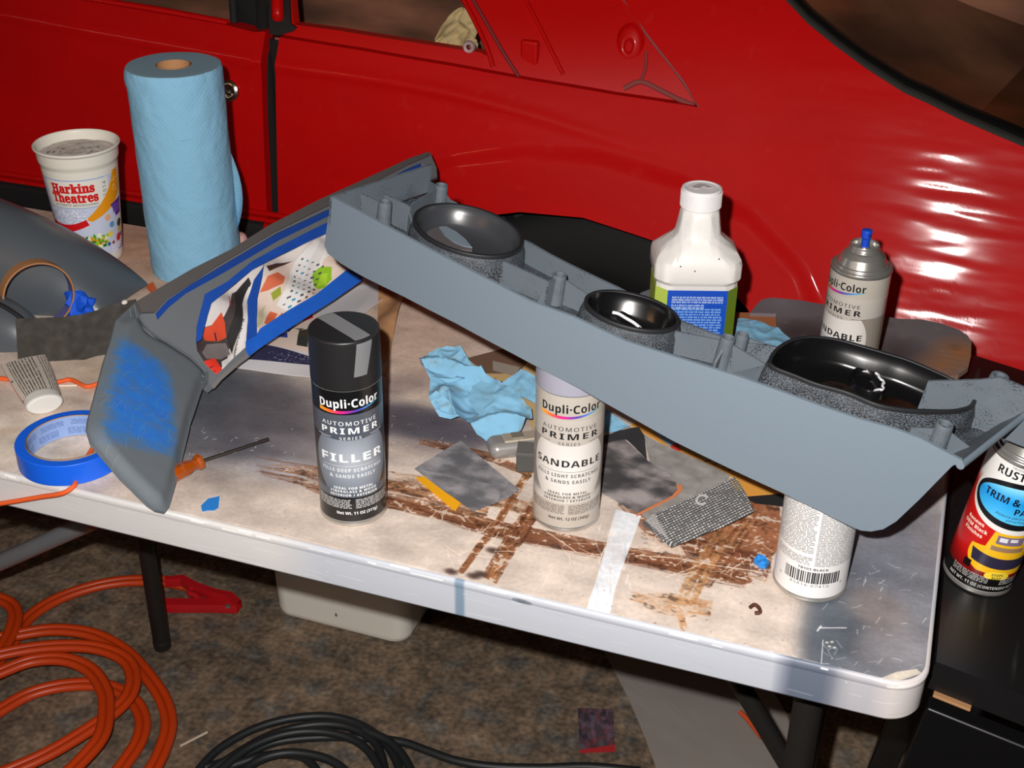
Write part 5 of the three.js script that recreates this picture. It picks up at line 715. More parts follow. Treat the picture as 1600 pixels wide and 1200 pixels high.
// printed canvas laid over a patch of the table: returns [texture, uv function]
function patch(px, W, H, draw) {
  const k = flatOn(px); const x0 = Math.min(...k.map(p => p.x)), x1 = Math.max(...k.map(p => p.x)), z0 = Math.min(...k.map(p => p.z)), z1 = Math.max(...k.map(p => p.z));
  const X = q => { const p = T(q[0], q[1]); return [(p.x - x0) / (x1 - x0) * W, (p.z - z0) / (z1 - z0) * H]; };
  const m = tex(W, H, g => draw(g, (pts, c) => { g.beginPath(); pts.forEach((p, i) => { const q = X(p); i ? g.lineTo(...q) : g.moveTo(...q); }); g.closePath(); g.fillStyle = c; g.fill(); }, X));
  return [m, (x, y, p) => [(p.x - x0) / (x1 - x0), 1 - (p.z - z0) / (z1 - z0)]];
}
{ // grey primed scoops
  const gm = M([78, 84, 90], 0.36, { clearcoat: 0.12, clearcoatRoughness: 0.4 });
  const hump = (name, label, base, Hf, x0, x1, zcen, wz) => { const rows = []; for (let j = 0; j <= 48; j++) { const row = []; for (let i = 0; i <= 48; i++) { const x = lerp(x1, x0, (i / 48) ** 1.6), v = -1 + 2 * j / 48; const w = wz(x), h = Hf(x); const a = v * Math.PI / 2; row.push(V3(x, TABLE_Y + 0.001 + h * Math.pow(Math.max(0, Math.cos(a)), 0.95), zcen(x) - Math.sin(a) * w)); } rows.push(row); } return single(name, label, 'car part', gridGeo(rows), gm, base); };
  const S = x => clamp((-0.962 - x) / 0.42);
  hump('headlight_cover', 'large smooth dark grey primed shell at the left end of the table', [-1.15, TABLE_Y, -1.25], x => 0.004 + 0.150 * Math.pow(1 - (1 - S(x)) ** 2, 0.62), -1.46, -0.962, x => -1.252 + 0.05 * S(x), x => 0.048 + 0.05 * Math.pow(S(x), 0.6));
  const c = T(-44, 518, 0); const t = thing('scoop', 'small dark grey primed scoop at the left picture edge with a black slot', 'car part', [c.x, TABLE_Y + 0.001, c.z]);
  const g = new THREE.SphereGeometry(1, 48, 24, 0, Math.PI * 2, 0, Math.PI / 2); g.scale(0.108, 0.058, 0.044); part(t, 'shell', g, gm);
  const sl = []; for (let k = 0; k <= 14; k++) { const u = lerp(-0.3, 0.93, k / 14), v = 0.12; sl.push(V3(u * 0.108, 0.0578 * Math.sqrt(Math.max(0.002, 1 - u * u - v * v)), v * 0.044)); } part(t, 'slot_edge', tube(sl, 0.0032, 40, 8), M([14, 14, 15], 0.7), 'black slot edge');
}
{ // dark sandpaper sheet leaning on the scoop
  const a = T(28, 566, 0.001), b = T(205, 556, 0.001), c = T(25, 498, 0.046); const n = b.clone().sub(a).cross(c.clone().sub(a)).normalize(); if (n.y < 0) n.negate();
  const px = [[28, 565], [60, 567], [120, 566], [150, 562], [200, 556], [212, 520], [214, 474], [196, 478], [150, 488], [100, 495], [24, 498]]; const pts = px.map(q => onPlane(q[0], q[1], a, n)); 
  const m = pixels(256, 256, (u, v) => { const s = sstep(0.45, 0.6, fbm(u * 40, v * 40, 3, 2)) * 90, q = 1 + 0.5 * fbm(u * 8, v * 8, 5, 3); return [58 * q + s, 55 * q + s, 50 * q + s * 0.9]; }); m.repeat.set(9, 9);
  globalThis.leanPt = onPlane(196, 481, a, n);
  single('sandpaper', 'dark grey sandpaper sheet leaning on the grey scoops at the left', 'sandpaper', slab(pts, n, 0.0008, [], p => { p.y += 0.006 * sstep(-0.93, -0.90, p.x); return p; }, undefined, 0.02), M([255, 255, 255], 0.9, { map: m }), [-0.95, TABLE_Y, -1.1]);
}
{ // tube of glazing putty
  const a = T(38, 566, 0.010), b = T(68, 628, 0.011); const d = b.clone().sub(a), L = d.length(), w = 0.024;
  const t = thing('putty_tube', 'flat tube with printed text, red edges and a white cap, lying on the orange cord', 'tube', [a.x, TABLE_Y + 0.0115, a.z], Math.atan2(d.x, d.z));
  const m = tex(512, 512, (g, W, H) => { g.fillStyle = 'rgb(206,196,184)'; g.fillRect(0, 0, W, H); g.fillStyle = 'rgb(40,36,36)'; for (let k = 0; k < 15; k++) { const x = 110 + k * 25; if (k === 9) continue; for (let y = 8; y < 500; y += 5) if (rnd() < 0.86) g.fillRect(x, y, 10, 4); } g.fillStyle = 'rgb(170,24,24)'; g.fillRect(0, 0, 22, H); g.fillRect(W - 26, 0, 26, H); g.fillStyle = 'rgb(50,46,46)'; g.beginPath(); g.arc(62, 250, 14, 0, 7); g.fill(); });
  const rows = []; for (let j = 0; j <= 20; j++) { const v = j / 20, z = -0.004 + v * (L - 0.004), row = []; const h = lerp(0.0015, 0.0085, sstep(-0.2, 1, v)); for (let i = 0; i <= 32; i++) { const q = i / 32 * Math.PI * 2; row.push(V3(-Math.cos(q) * lerp(w * 1.06, w * 0.86, v * v), Math.sin(q) * h, z)); } rows.push(row); }
  part(t, 'tube_body', gridGeo(rows, (i, j) => [i <= 16 ? i / 16 : (32 - i) / 16, j / 20]), M([255, 255, 255], 0.5, { map: m }));
  const cap = lathe(rprof([[0.0001, 0], [0.0165, 0], [0.0185, 0.004], [0.0185, 0.0185], [0.0165, 0.021], [0.0001, 0.0212]], 0.003), 40); cap.rotateX(Math.PI / 2); cap.scale(1.08, 0.62, 1); cap.translate(0, 0.000, L - 0.012); part(t, 'cap', cap, M([216, 214, 208], 0.5), 'white screw cap');
}
single('cord', 'orange braided cord running along the left table end and under the blue tape roll', 'cord', tube([[-60, 586], [-10, 590], [30, 595], [60, 600], [90, 597], [108, 593], [122, 598], [136, 604], [156, 600], [176, 618], [176, 650], [154, 686], [142, 705], [132, 722], [120, 748], [115, 760], [102, 769], [60, 777], [0, 787], [-60, 795]].map((q, i) => { const p = T(q[0], q[1], 0.003); return i > 15 ? onPlane(q[0], q[1], V3(0, 0, -0.8602), V3(0, 0, 1)) : p; }), 0.0026, 160, 10), M([226, 92, 34], 0.75), [-0.85, TABLE_Y, -0.95]);
single('toothpick', 'white toothpick lying beside the orange cord', 'toothpick', bar(T(86, 603, 0.0016), T(120, 602, 0.0016), 0.0011, 8), M([226, 216, 200], 0.7), T(103, 603).toArray());
{ // screwdriver
  const a = T(262, 746, 0.010), b = T(313, 721, 0.010), c = T(417, 687, 0.0085); const t = thing('screwdriver', 'small screwdriver with an amber handle under the masked panel', 'screwdriver', [b.x, TABLE_Y, b.z]);
  const al = (g, p, q) => { g.applyQuaternion(new THREE.Quaternion().setFromUnitVectors(V3(0, 1, 0), q.clone().sub(p).normalize())); g.translate(p.x, p.y, p.z); return g; }; const L = a.distanceTo(b);
  const hs = lathe(rprof([[0.0001, 0], [0.007, 0], [0.0085, 0.006], [0.0085, L * 0.55], [0.0065, L * 0.7], [0.006, L * 0.85], [0.009, L * 0.93], [0.0092, L], [0.003, L + 0.002]], 0.0015), 8); wpart(t, 'handle', al(toCreasedNormals(hs, 0.6), a, b), M([150, 66, 8], 0.16, { clearcoat: 0.6 }), 'amber handle');
  wpart(t, 'shaft', bar(b, c, 0.0016, 12), M([120, 112, 106], 0.35, { metalness: 1 })); wpart(t, 'tip', bar(c.clone().lerp(b, 0.1), c.clone().addScaledVector(c.clone().sub(b).normalize(), 0.002), 0.0019, 6), M([110, 100, 92], 0.4, { metalness: 1 }));
}
sheet('tape_scrap', 'torn scrap of blue tape near the front table edge', 'tape', [[314, 790], [325, 779], [343, 775], [341, 793], [334, 797], [324, 797], [316, 799]], M([36, 124, 206], 0.6), 0.0005, 0.0006);
{ const g = slab([[1178, 873], [1186, 866], [1194, 869], [1202, 877], [1196, 884], [1186, 880]].map(q => T(q[0], q[1], 0.005)), V3(0, 1, 0), 0.0042, [], p => { p.y += 0.003 * noise(p.x * 200, p.z * 200, 1); return p; }, undefined, 0.003); single('tape_scrap', 'tiny crumpled bit of blue tape beside the white can with fine print', 'tape', g, M([40, 130, 210], 0.6), T(1190, 875).toArray()); }
sheet('tape_scrap', 'orange scrap beside the foot of the blue towel roll', 'scrap', [[228, 446], [239, 440], [245, 452], [236, 457]], M([206, 92, 40], 0.7), 0.0008, 0.002);
{ const g = tube([[1172, 949], [1179, 945], [1186, 950], [1187, 957], [1180, 958]].map(q => T(q[0], q[1], 0.0022)), 0.0018, 30, 8); single('paint_peel', 'brown curl of peeled varnish near the front right of the table', 'scrap', g, M([80, 44, 30], 0.6), T(1180, 952).toArray()); }
const sand = (u, v, k, light, dark) => { const a = sstep(-0.3, 0.35, fbm(u * 3.2 + k, v * 4.1, k, 4)), s = 1 + 0.22 * noise(u * 120, v * 120, 3); return [lerp(dark[0], light[0], a) * s, lerp(dark[1], light[1], a) * s, lerp(dark[2], light[2], a) * s]; };
const tagUV = m => { m.wrapS = m.wrapT = THREE.RepeatWrapping; return m; };
{
  const m = pixels(512, 512, (u, v) => sand(u, v, 2, [152, 148, 151], [92, 92, 96])); m.repeat.set(10, 10);
  sheet('sandpaper', 'square of worn grey sandpaper lying on a yellow strip between the two primer cans', 'sandpaper', [[648, 733], [684, 711], [720, 689], [766, 728], [811, 765], [794, 778], [766, 788], [739, 799], [693, 767]], M([255, 255, 255], 0.85, { map: m }), 0.0022, 0.0009, p => { p.y += 0.0016 * fbm(p.x * 30, p.z * 30, 4, 3) + 0.0008; return p; }, 0.008);
  sheet('sanding_strip', 'yellow strip sticking out from under the square of sandpaper', 'strip', [[650, 746], [663, 744], [720, 785], [712, 797], [701, 789]], M([236, 168, 24], 0.45), 0.0003, 0.0016);
}
{ // utility knife
  const a = T(768, 697, 0.012), b = T(880, 684, 0.012), d = b.clone().sub(a); const t = thing('utility_knife', 'metal utility knife half hidden behind the pale primer can', 'knife', [a.x, TABLE_Y + 0.0006, a.z], Math.atan2(-d.z, d.x));
  const g = new RoundedBoxGeometry(0.11, 0.019, 0.030, 6, 0.0092); g.translate(0.051, 0.0096, 0); part(t, 'handle_body', g, M([160, 157, 154], 0.28, { metalness: 0.4 }));
  const b2 = new RoundedBoxGeometry(0.085, 0.004, 0.017, 3, 0.0018); b2.translate(0.055, 0.0186, 0); part(t, 'top_plate', b2, M([180, 168, 150], 0.4, { metalness: 0.3 })); const b3 = new RoundedBoxGeometry(0.013, 0.002, 0.012, 2, 0.0009); b3.translate(0.028, 0.0212, 0); part(t, 'slider_button', b3, M([150, 142, 126], 0.5, { metalness: 0.5 }));
  const p = T(826, 706, 0.012); const q = thing('sanding_block', 'dark grey rubber sanding block behind the pale primer can', 'sanding block', [p.x + 0.012, TABLE_Y + 0.0006, p.z + 0.004], 0.25); const k = new RoundedBoxGeometry(0.052, 0.022, 0.024, 3, 0.002); k.translate(0.004, 0.011, 0.004); part(q, 'block', k, M([72, 72, 70], 0.8)); const k2 = new RoundedBoxGeometry(0.052, 0.002, 0.024, 1, 0.0006); k2.translate(0.004, 0.0225, 0.004); part(q, 'abrasive_face', k2, M([92, 90, 88], 0.95));
}
{
  const m = pixels(512, 512, (u, v) => sand(u, v, 7, [158, 149, 148], [60, 58, 60])); m.repeat.set(8, 8);
  sheet('sandpaper', 'irregular sheet of sandpaper with light dust bands right of the pale primer can', 'sandpaper', [[930, 728], [934, 700], [946, 694], [976, 687], [996, 706], [1012, 721], [1030, 733], [1044, 741], [1056, 755], [1058, 765], [1050, 774], [1022, 789], [996, 802], [968, 786], [940, 770]], M([255, 255, 255], 0.85, { map: m }), 0.0046, 0.0009, p => { p.y += 0.002 * fbm(p.x * 30, p.z * 30, 8, 3) + 0.001; return p; }, 0.008);
  sheet('sandpaper_backing', 'orange edged backing sheet under the irregular sandpaper', 'sandpaper', [[994, 806], [1000, 796], [1050, 770], [1056, 756], [1066, 758], [1066, 766], [1054, 776], [1018, 794]], M([206, 124, 76], 0.8), 0.0030, 0.0008);
  sheet('sandpaper', 'narrow black folded strip of sandpaper behind the dusty sheet', 'sandpaper', [[940, 684], [985, 669], [998, 668], [1006, 681], [1010, 718], [996, 704], [978, 686], [940, 695]], M([42, 42, 44], 0.85), 0.0062, 0.0009, p => { p.y += 0.003 * fbm(p.x * 40, p.z * 40, 2, 3) + 0.0015; return p; }, 0.008);
  const m2 = pixels(512, 512, (u, v) => { const n = noise(u * 150, v * 150, 2) * 26 + fbm(u * 6, v * 6, 3, 3) * 50; return [146 + n, 142 + n, 138 + n]; }); m2.repeat.set(9, 9);
  sheet('sandpaper', 'light grey gritty sandpaper sheet under the wire mesh sanding screen', 'sandpaper', [[1006, 678], [1026, 690], [1060, 705], [1100, 722], [1141, 742], [1120, 770], [1060, 810], [1012, 812], [1000, 800], [1020, 740]], M([255, 255, 255], 0.9, { map: m2 }), 0.0018, 0.0008);
  const px = [[1148, 745], [1155, 754], [1164, 772], [1177, 805], [1140, 824], [1048, 861], [1026, 842], [1003, 820], [1020, 806], [1080, 778]];
  const cell = 0.0021; const [mm, uv] = patch(px, 1400, 1100, (g, poly, X) => { const W = 1400, H = 1100; g.fillStyle = 'rgb(92,92,92)'; g.fillRect(0, 0, W, H); const o = X([1020, 806]), a = X([1148, 745]), b = X([1048, 861]); const ax = [(a[0] - o[0]), (a[1] - o[1])], bx = [(b[0] - o[0]), (b[1] - o[1])]; for (let j = -3; j < 22; j++) for (let i = -3; i < 40; i++) { const u = i / 31, v = j / 15, x = o[0] + ax[0] * u + bx[0] * v, y = o[1] + ax[1] * u + bx[1] * v; const l = 176 + rr(-30, 60); g.fillStyle = `rgb(${l},${l},${l})`; g.beginPath(); g.ellipse(x, y, 15, 9, -0.4, 0, 7); g.fill(); if (rnd() < 0.5) { g.fillStyle = 'rgba(30,30,30,0.8)'; g.beginPath(); g.arc(x + 13, y + 15, 8, 0, 7); g.fill(); } }
    poly([[1026, 842], [1003, 820], [1020, 806], [1030, 830], [1046, 860]], 'rgba(196,192,190,0.7)'); poly([[1140, 760], [1152, 752], [1164, 772], [1150, 778]], 'rgba(180,150,90,0.35)'); const c = X([1096, 790]); g.strokeStyle = 'rgba(214,214,214,0.9)'; g.lineWidth = 34; g.beginPath(); g.ellipse(c[0], c[1], 74, 66, 0, 0.5, 5.7); g.stroke(); });
  sheet('sanding_screen', 'grey wire mesh sanding screen with a pale ring mark', 'sanding screen', px, M([255, 255, 255], 0.6, { map: mm }), 0.0046, 0.0010, p => { p.y += 0.0025 * Math.sin((p.x + p.z) * 26) + 0.0025; return p; }, 0.008, uv);
  const ppx = [[985, 664], [1040, 640], [1120, 660], [1260, 730], [1226, 770], [1166, 775], [1150, 748], [1060, 708]]; const [em, euv] = patch(ppx, 512, 512, (g, poly, X) => { g.fillStyle = 'rgb(214,150,62)'; g.fillRect(0, 0, 512, 512); poly([[1000, 655], [1040, 640], [1062, 690], [1050, 704]], 'rgb(150,180,196)'); poly([[1046, 699], [1060, 692], [1064, 706], [1056, 708]], 'rgb(214,60,40)'); g.fillStyle = 'rgb(60,40,24)'; for (const [s, x, y] of [['NOTICE', 1120, 726], ['Keep dry', 1150, 738]]) { const q = X([x, y]); g.save(); g.translate(...q); g.rotate(0.2); wide(g, s === 'NOTICE' ? '/ / /' : '/ /', 0, 0, 40, 1); g.restore(); } });
  sheet('envelope', 'orange yellow padded envelope half hidden under the long panel', 'envelope', ppx, M([255, 255, 255], 0.75, { map: em }), 0.0010, 0.0006, p => p, 0, euv);
  sheet('rubber_strip', 'black rubber strip beside the white can under the panel', 'strip', [[1160, 776], [1215, 770], [1240, 780], [1232, 792], [1180, 786]], M([26, 26, 28], 0.7), 0.0002, 0.0007);
  const cpx = [[728, 560], [800, 541], [860, 580], [866, 700], [840, 694], [820, 640], [780, 600]]; const [cm, cuv] = patch(cpx, 512, 512, (g, poly) => { g.fillStyle = 'rgb(196,164,112)'; g.fillRect(0, 0, 512, 512); poly([[728, 560], [800, 541], [830, 560], [810, 585], [760, 585]], 'rgb(110,84,66)'); poly([[770, 565], [812, 575], [806, 590], [770, 580]], 'rgb(150,140,128)'); poly([[772, 592], [776, 594], [774, 598]], 'rgb(40,40,40)'); poly([[780, 596], [786, 598], [782, 602]], 'rgb(40,40,40)'); });
  sheet('cardboard_card', 'tan printed card lying under the crumpled blue towel', 'card', cpx, M([255, 255, 255], 0.8, { map: cm }), 0.0004, 0.0008, p => p, 0, cuv);
}
{ // newsprint and bag paper under the masked panel
  const px = [[330, 585], [420, 500], [520, 452], [590, 440], [604, 448], [598, 470], [560, 500], [520, 560], [510, 588], [486, 587], [440, 583], [365, 577]];
  const [m, uv] = patch(px, 1024, 768, (g, poly, X) => { g.fillStyle = 'rgb(214,212,214)'; g.fillRect(0, 0, 1024, 768); poly([[380, 568], [398, 545], [420, 546], [490, 562], [520, 564], [516, 574], [470, 572]], 'rgb(42,42,74)'); poly([[405, 542], [440, 515], [490, 480], [500, 500], [490, 556], [450, 552]], 'rgb(226,204,190)'); poly([[430, 530], [449, 524], [450, 534], [420, 530]], 'rgb(24,50,140)'); poly([[440, 520], [455, 508], [462, 512], [452, 524]], 'rgb(30,50,120)'); poly([[466, 530], [482, 528], [481, 548], [464, 546]], 'rgb(46,52,46)'); poly([[468, 522], [482, 520], [482, 533], [466, 531]], 'rgb(60,54,34)'); poly([[460, 518], [476, 519], [470, 522]], 'rgb(60,70,30)'); poly([[474, 494], [486, 490], [490, 500], [474, 506]], 'rgb(200,40,46)'); poly([[498, 490], [560, 455], [590, 448], [560, 490], [530, 520], [500, 530]], 'rgb(206,204,206)');
    g.fillStyle = 'rgba(190,190,214,0.8)'; for (let k = 0; k < 90; k++) { const q = X([rr(420, 486), rr(556, 570)]); g.fillRect(q[0], q[1], rr(4, 14), 2.5); } });
  sheet('newspaper', 'printed newspaper leaflet lying under the masked panel', 'newspaper', px, M([255, 255, 255], 0.7, { map: m }), 0.0030, 0.0005, p => { p.y += 0.0022 * Math.sin(p.x * 40 + p.z * 22) + 0.0005; return p; }, 0.01, uv);
  const bp = [[592, 452], [612, 452], [634, 462], [622, 500], [613, 534], [607, 570], [604, 604], [597, 600], [594, 560], [590, 500]];
  const bm = pixels(256, 256, (u, v) => { const n = 1 + 0.35 * fbm(u * 7, v * 3, 3, 3); return [176 * n, 132 * n, 92 * n]; }); bm.repeat.set(8, 8);
  sheet('paper_bag', 'creased brown bag paper standing out right of the black capped can', 'paper', bp, M([255, 255, 255], 0.85, { map: bm }), 0.0012, 0.0008, p => { p.y += 0.006 + 0.006 * Math.sin(p.x * 110); return p; }, 0.008);
}
{ // pale foam cap behind the masked panel
  const b = T(374, 396); const t = thing('foam_cup', 'small pale pink cup upside down behind the masked panel', 'cup', [b.x, TABLE_Y + 0.0006, b.z]); part(t, 'cup_wall', lathe(rprof([[0.015, 0], [0.0135, 0.022], [0.010, 0.029], [0.0001, 0.031]], 0.004), 40), M([206, 164, 158], 0.6)); part(t, 'rim', new THREE.TorusGeometry(0.0152, 0.0012, 10, 40).rotateX(Math.PI / 2).translate(0, 0.0014, 0), M([214, 176, 168], 0.6));
}
{ const p = globalThis.leanPt; single('foam_bit', 'tiny white foam crumb on the sandpaper beside the masked panel', 'scrap', new THREE.DodecahedronGeometry(0.0035, 1).scale(1, 0.8, 1.2).translate(p.x, p.y + 0.0075, p.z), M([220, 214, 204], 0.8), [p.x, p.y + 0.006, p.z]); }
{ // cardboard with overspray behind the panel
  const px = [[1172, 489], [1180, 478], [1190, 468], [1206, 465], [1250, 469], [1300, 478], [1360, 490], [1404, 498], [1440, 499], [1474, 506], [1500, 516], [1512, 524], [1518, 534], [1517, 556], [1513, 574], [1498, 585], [1470, 590], [1430, 586], [1330, 620], [1250, 580], [1216, 545], [1214, 512], [1213, 490]];
  const [m, uv] = patch(px, 1024, 768, (g, poly, X) => { g.fillStyle = 'rgb(112,104,108)'; g.fillRect(0, 0, 1024, 768); const bl = (x, y, r, c, a) => { const q = X([x, y]); const G = g.createRadialGradient(q[0], q[1], 0, q[0], q[1], r); G.addColorStop(0, `rgba(${c},${a})`); G.addColorStop(1, `rgba(${c},0)`); g.fillStyle = G; g.fillRect(0, 0, 1024, 768); }; bl(1280, 540, 230, '52,34,38', 0.95); bl(1240, 530, 160, '60,48,50', 0.9); bl(1400, 560, 200, '66,54,56', 0.9); bl(1440, 510, 200, '112,108,110', 0.8); bl(1500, 560, 170, '164,106,62', 1); bl(1470, 580, 150, '156,104,66', 0.9); bl(1220, 480, 140, '128,124,130', 0.9); for (let k = 0; k < 40; k++) bl(rr(1200, 1510), rr(480, 590), rr(10, 50), rnd() < 0.5 ? '70,62,64' : '140,132,134', 0.3); g.strokeStyle = 'rgba(120,80,50,0.35)'; g.lineWidth = 2; for (let k = 0; k < 80; k++) { const q = X([1470 + (k % 8) * 6, 520 + k]); g.beginPath(); g.moveTo(q[0] - 30, q[1]); g.lineTo(q[0] + 30, q[1] + 2); g.stroke(); } });
  sheet('cardboard', 'cardboard sheet with dark overspray under the can with the blue nozzle', 'cardboard', px, M([255, 255, 255], 0.85, { map: m }), 0.002, 0.0062, p => p, 0, uv);
  sheet('cardboard_scrap', 'brown cardboard scrap with a white speck right of the white bottle', 'cardboard', [[1146, 488], [1212, 489], [1215, 516], [1196, 524], [1150, 512]], M([170, 104, 62], 0.85), 0.0006, 0.003);
  sheet('paper_card', 'blue grey card corner left of the white bottle behind the panel', 'card', [[1000, 458], [1030, 446], [1040, 446], [1044, 500], [1010, 490]], M([120, 130, 142], 0.7), 0.0006, 0.001);
}
// ---------------------------------------------------------------- things on the garage floor
{
  const a = FL(420, 970), b = FL(641, 1001); const z = (a.z + b.z) / 2, x0 = a.x, x1 = b.x, w = x1 - x0;
  const t = thing('storage_tub', 'white plastic tub standing on the floor under the table', 'tub', [(x0 + x1) / 2, 0.0006, z - 0.11]);
  const lp = (k, y) => { const o = [], hw = w / 2 * k, hd = 0.11 * k, r = 0.028; for (const [sx, sz, a0] of [[1, 1, 0], [-1, 1, 90], [-1, -1, 180], [1, -1, 270]]) for (let i = 0; i <= 6; i++) { const q = (a0 + i * 15) * Math.PI / 180; o.push(V3(sx * (hw - r) + Math.cos(q) * r, y, sz * (hd - r) + Math.sin(q) * r)); } o.push(o[0].clone()); return o; };
  part(t, 'tub_wall', gridGeo([lp(0.02, 0.001), lp(0.95, 0.001), lp(0.985, 0.004), lp(1, 0.014), lp(1.05, 0.30), lp(1.08, 0.302), lp(1.08, 0.31), lp(1.02, 0.308), lp(0.97, 0.02), lp(0.02, 0.018)]), M([232, 228, 218], 0.5)); const l = part(t, 'lid', gridGeo([lp(1.09, 0.3105), lp(1.09, 0.322), lp(1.06, 0.325), lp(0.02, 0.325)]), M([196, 190, 174], 0.5));
  part(t, 'paint_mark', new THREE.SphereGeometry(0.004, 10, 8).scale(0.5, 1, 0.2).translate(w / 2 * -0.02, 0.035, 0.1115), M([90, 88, 80], 0.7));
}
{
  const t = thing('jumper_cable', 'orange jumper cable coiled on the floor with a red clamp', 'cable', FL(130, 1060).toArray()); const om = M([196, 62, 14], 0.42); const r = 0.0068;
  const run = (px, hs) => { for (const s of [-0.0062, 0.0062]) { const c = px.map((q, i) => { const p = FL(q[0], q[1], 0.008 + (hs ? hs[i] || 0 : 0)); const a = FL(...px[Math.max(0, i - 1)]), b = FL(...px[Math.min(px.length - 1, i + 1)]); const d = b.clone().sub(a).normalize(); return p.add(V3(-d.z * s, 0, d.x * s)); }); wpart(t, 'cable_strand', tube(c, r, 160, 10), om); } };
  run([[292, 915], [262, 909], [226, 907], [185, 909], [140, 918], [90, 936], [45, 965], [15, 1010], [-30, 1060], [-110, 1130], [-150, 1210], [-80, 1290], [60, 1310], [160, 1230]]);
  run([[-330, 960], [-200, 915], [-100, 912], [-40, 930], [0, 936], [18, 946], [24, 962], [14, 995], [-10, 1030], [-90, 1110]], [0.01, 0.01, 0.015, 0.02, 0.02, 0.02, 0.02, 0.02, 0.02]);
  run([[-60, 1010], [20, 993], [80, 984], [140, 990], [190, 1014], [230, 1055], [256, 1095], [264, 1130], [256, 1165], [236, 1205], [200, 1240], [100, 1300], [-40, 1300], [-160, 1220], [-190, 1110], [-120, 1040]], Array(16).fill(0.015));
  run([[-60, 1040], [10, 1020], [80, 1010], [150, 1012], [195, 1030], [208, 1055], [202, 1085], [180, 1110], [130, 1145], [70, 1180], [0, 1210], [-60, 1230], [-150, 1210], [-180, 1130], [-130, 1070]], Array(15).fill(0.03));
  run([[-60, 1075], [0, 1050], [50, 1032], [100, 1030], [140, 1046], [163, 1080], [166, 1110], [158, 1150], [130, 1185], [90, 1220], [0, 1260], [-110, 1230], [-150, 1150], [-110, 1090]], Array(14).fill(0.045));
  run([[-60, 1150], [0, 1110], [50, 1083], [110, 1070], [165, 1072], [205, 1092], [222, 1120], [220, 1150], [200, 1185], [160, 1230], [60, 1280], [-70, 1270], [-130, 1200]]);
  // clamp
  const rm = M([186, 22, 30], 0.45); const jaw = (px, w, h, y) => { const c = px.map(q => FL(q[0], q[1], y)); const rows = []; for (let i = 0; i < c.length; i++) { const d = c[Math.min(i + 1, c.length - 1)].clone().sub(c[Math.max(0, i - 1)]).normalize(), nn = V3(-d.z, 0, d.x); const ww = w * (i === 0 || i === c.length - 1 ? 0.7 : 1), hh = h; rows.push([[-1, 0], [-0.85, 1], [0.85, 1], [1, 0], [0.85, -1], [-0.85, -1], [-1, 0]].map(q => c[i].clone().addScaledVector(nn, q[0] * ww / 2).add(V3(0, q[1] * hh / 2, 0)))); } return toCreasedNormals(gridGeo(rows), 0.5); };
  const cl = new THREE.Group(); cl.name = 'clamp'; t.add(cl); wpart(cl, 'handle', jaw([[232, 948], [250, 946], [290, 946], [330, 946], [372, 949]], 0.022, 0.018, 0.012), rm); wpart(cl, 'handle', jaw([[258, 909], [285, 907], [304, 918], [335, 929], [360, 934], [374, 945]], 0.014, 0.018, 0.022), rm); wpart(cl, 'spring', tube([[300, 918], [296, 926], [304, 930], [312, 934]].map(q => FL(q[0], q[1], 0.02)), 0.006, 30, 8), rm); const pv = FL(356, 947, 0.026); wpart(cl, 'rivet', new THREE.CylinderGeometry(0.004, 0.004, 0.004, 16).translate(pv.x, pv.y, pv.z), tin);
}
{
  const t = thing('black_cable', 'black cable coiled on the floor at the bottom of the picture', 'cable', FL(500, 1160).toArray()); const bm = M([30, 34, 36], 0.5);
  const L = [[[300, 1215], [340, 1172], [400, 1138], [460, 1122], [520, 1120], [570, 1136], [605, 1165], [625, 1205], [630, 1240], [590, 1300], [480, 1330], [350, 1310], [285, 1250], [305, 1205]], [[290, 1230], [350, 1190], [420, 1150], [490, 1132], [545, 1136], [585, 1160], [600, 1200], [600, 1240], [560, 1290], [460, 1310], [350, 1290], [295, 1240]], [[330, 1215], [390, 1168], [450, 1146], [510, 1144], [560, 1160], [590, 1195], [600, 1240], [540, 1300], [430, 1300], [340, 1260]], [[360, 1225], [400, 1190], [440, 1177], [480, 1178], [520, 1190], [545, 1215], [530, 1270], [450, 1290], [380, 1260]], [[320, 1200], [370, 1184], [430, 1160], [500, 1152], [570, 1153], [630, 1160], [670, 1174], [710, 1188], [760, 1197], [840, 1200], [920, 1198], [1000, 1205]], [[350, 1200], [420, 1180], [470, 1182], [495, 1205], [500, 1240], [450, 1275], [380, 1260], [345, 1220]], [[570, 1140], [610, 1160], [635, 1190], [645, 1225], [620, 1290], [520, 1335]]];
  L.forEach((px, k) => wpart(t, 'cable_loop', tube(px.map(q => FL(q[0], q[1], 0.007 + (k % 4) * 0.010)), 0.0068, 200, 10), bm));
}
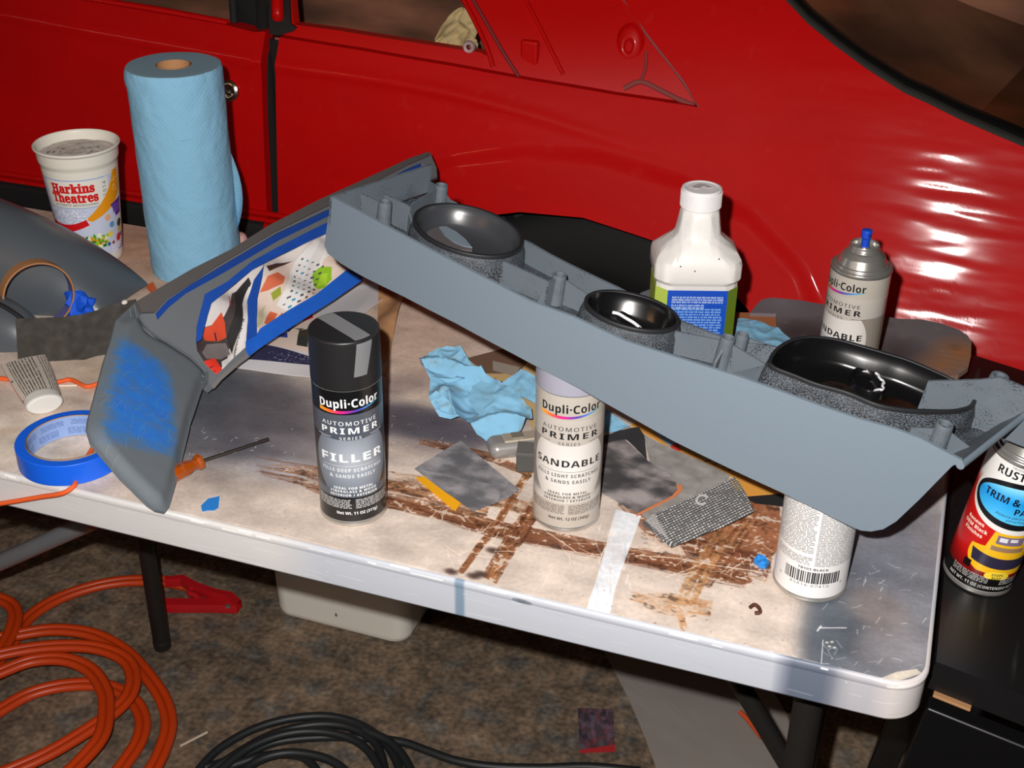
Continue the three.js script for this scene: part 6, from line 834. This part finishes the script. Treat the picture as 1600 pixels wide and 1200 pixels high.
{ // translucent drop sheet
  const px = [[943, 1018], [965, 1060], [985, 1100], [1006, 1150], [1030, 1215], [1250, 1240], [1230, 1120], [1190, 1050], [1120, 1010], [1000, 1000]].map(q => FL(q[0], q[1], 0.004));
  single('drop_sheet', 'cloudy translucent plastic sheet spread on the floor under the table', 'plastic sheet', slab(px, V3(0, 1, 0), 0.0006, [], p => { p.y += 0.004 * fbm(p.x * 12, p.z * 12, 3, 3) + 0.003; return p; }, undefined, 0.03), M([176, 168, 162], 0.5, { transmission: 0.35, thickness: 0 }), [-0.2, 0, -1.45]);
  single('cord_piece', 'short orange cord lying on the floor beside the plastic sheet', 'cord', tube([[1156, 1112], [1168, 1124], [1180, 1140], [1190, 1152]].map(q => FL(q[0], q[1], 0.018)), 0.004, 30, 8), M([206, 80, 40], 0.6), [-0.13, 0, -1.55]);
  const cm = tex(256, 256, (g, W, H) => { g.fillStyle = 'rgb(78,64,72)'; g.fillRect(0, 0, W, H); for (let k = 0; k < 60; k++) { g.fillStyle = ['rgba(120,90,110,0.5)', 'rgba(50,44,56,0.6)', 'rgba(150,60,70,0.35)', 'rgba(110,100,116,0.5)'][k % 4]; g.beginPath(); g.ellipse(rr(0, W), rr(0, H), rr(8, 40), rr(6, 24), rr(0, 3), 0, 7); g.fill(); } g.fillStyle = 'rgb(176,40,44)'; g.beginPath(); g.moveTo(0, H); g.lineTo(0, H - 14); g.lineTo(W, H - 50); g.lineTo(W, H); g.fill(); });
  const k = [[905, 1176], [903, 1106], [958, 1108], [961, 1174]].map(q => FL(q[0], q[1], 0.002)); const g = slab(k, V3(0, 1, 0), 0.0012, [], p => p, (x, y, p) => { const e1 = k[3].clone().sub(k[0]), e2 = k[1].clone().sub(k[0]), d = p.clone().sub(k[0]); return [d.dot(e1) / e1.lengthSq(), d.dot(e2) / e2.lengthSq()]; });
  single('leaflet', 'purple and red leaflet lying on the floor', 'leaflet', g, M([255, 255, 255], 0.6, { map: cm }), FL(932, 1140).toArray());
  single('wood_splinter', 'thin pale wooden splinter on the floor beside the orange cable', 'splinter', bar(FL(281, 1166, 0.003), FL(324, 1144, 0.003), 0.0022, 6), M([200, 180, 160], 0.8), FL(302, 1155).toArray());
}
renderer.render(scene, camera);
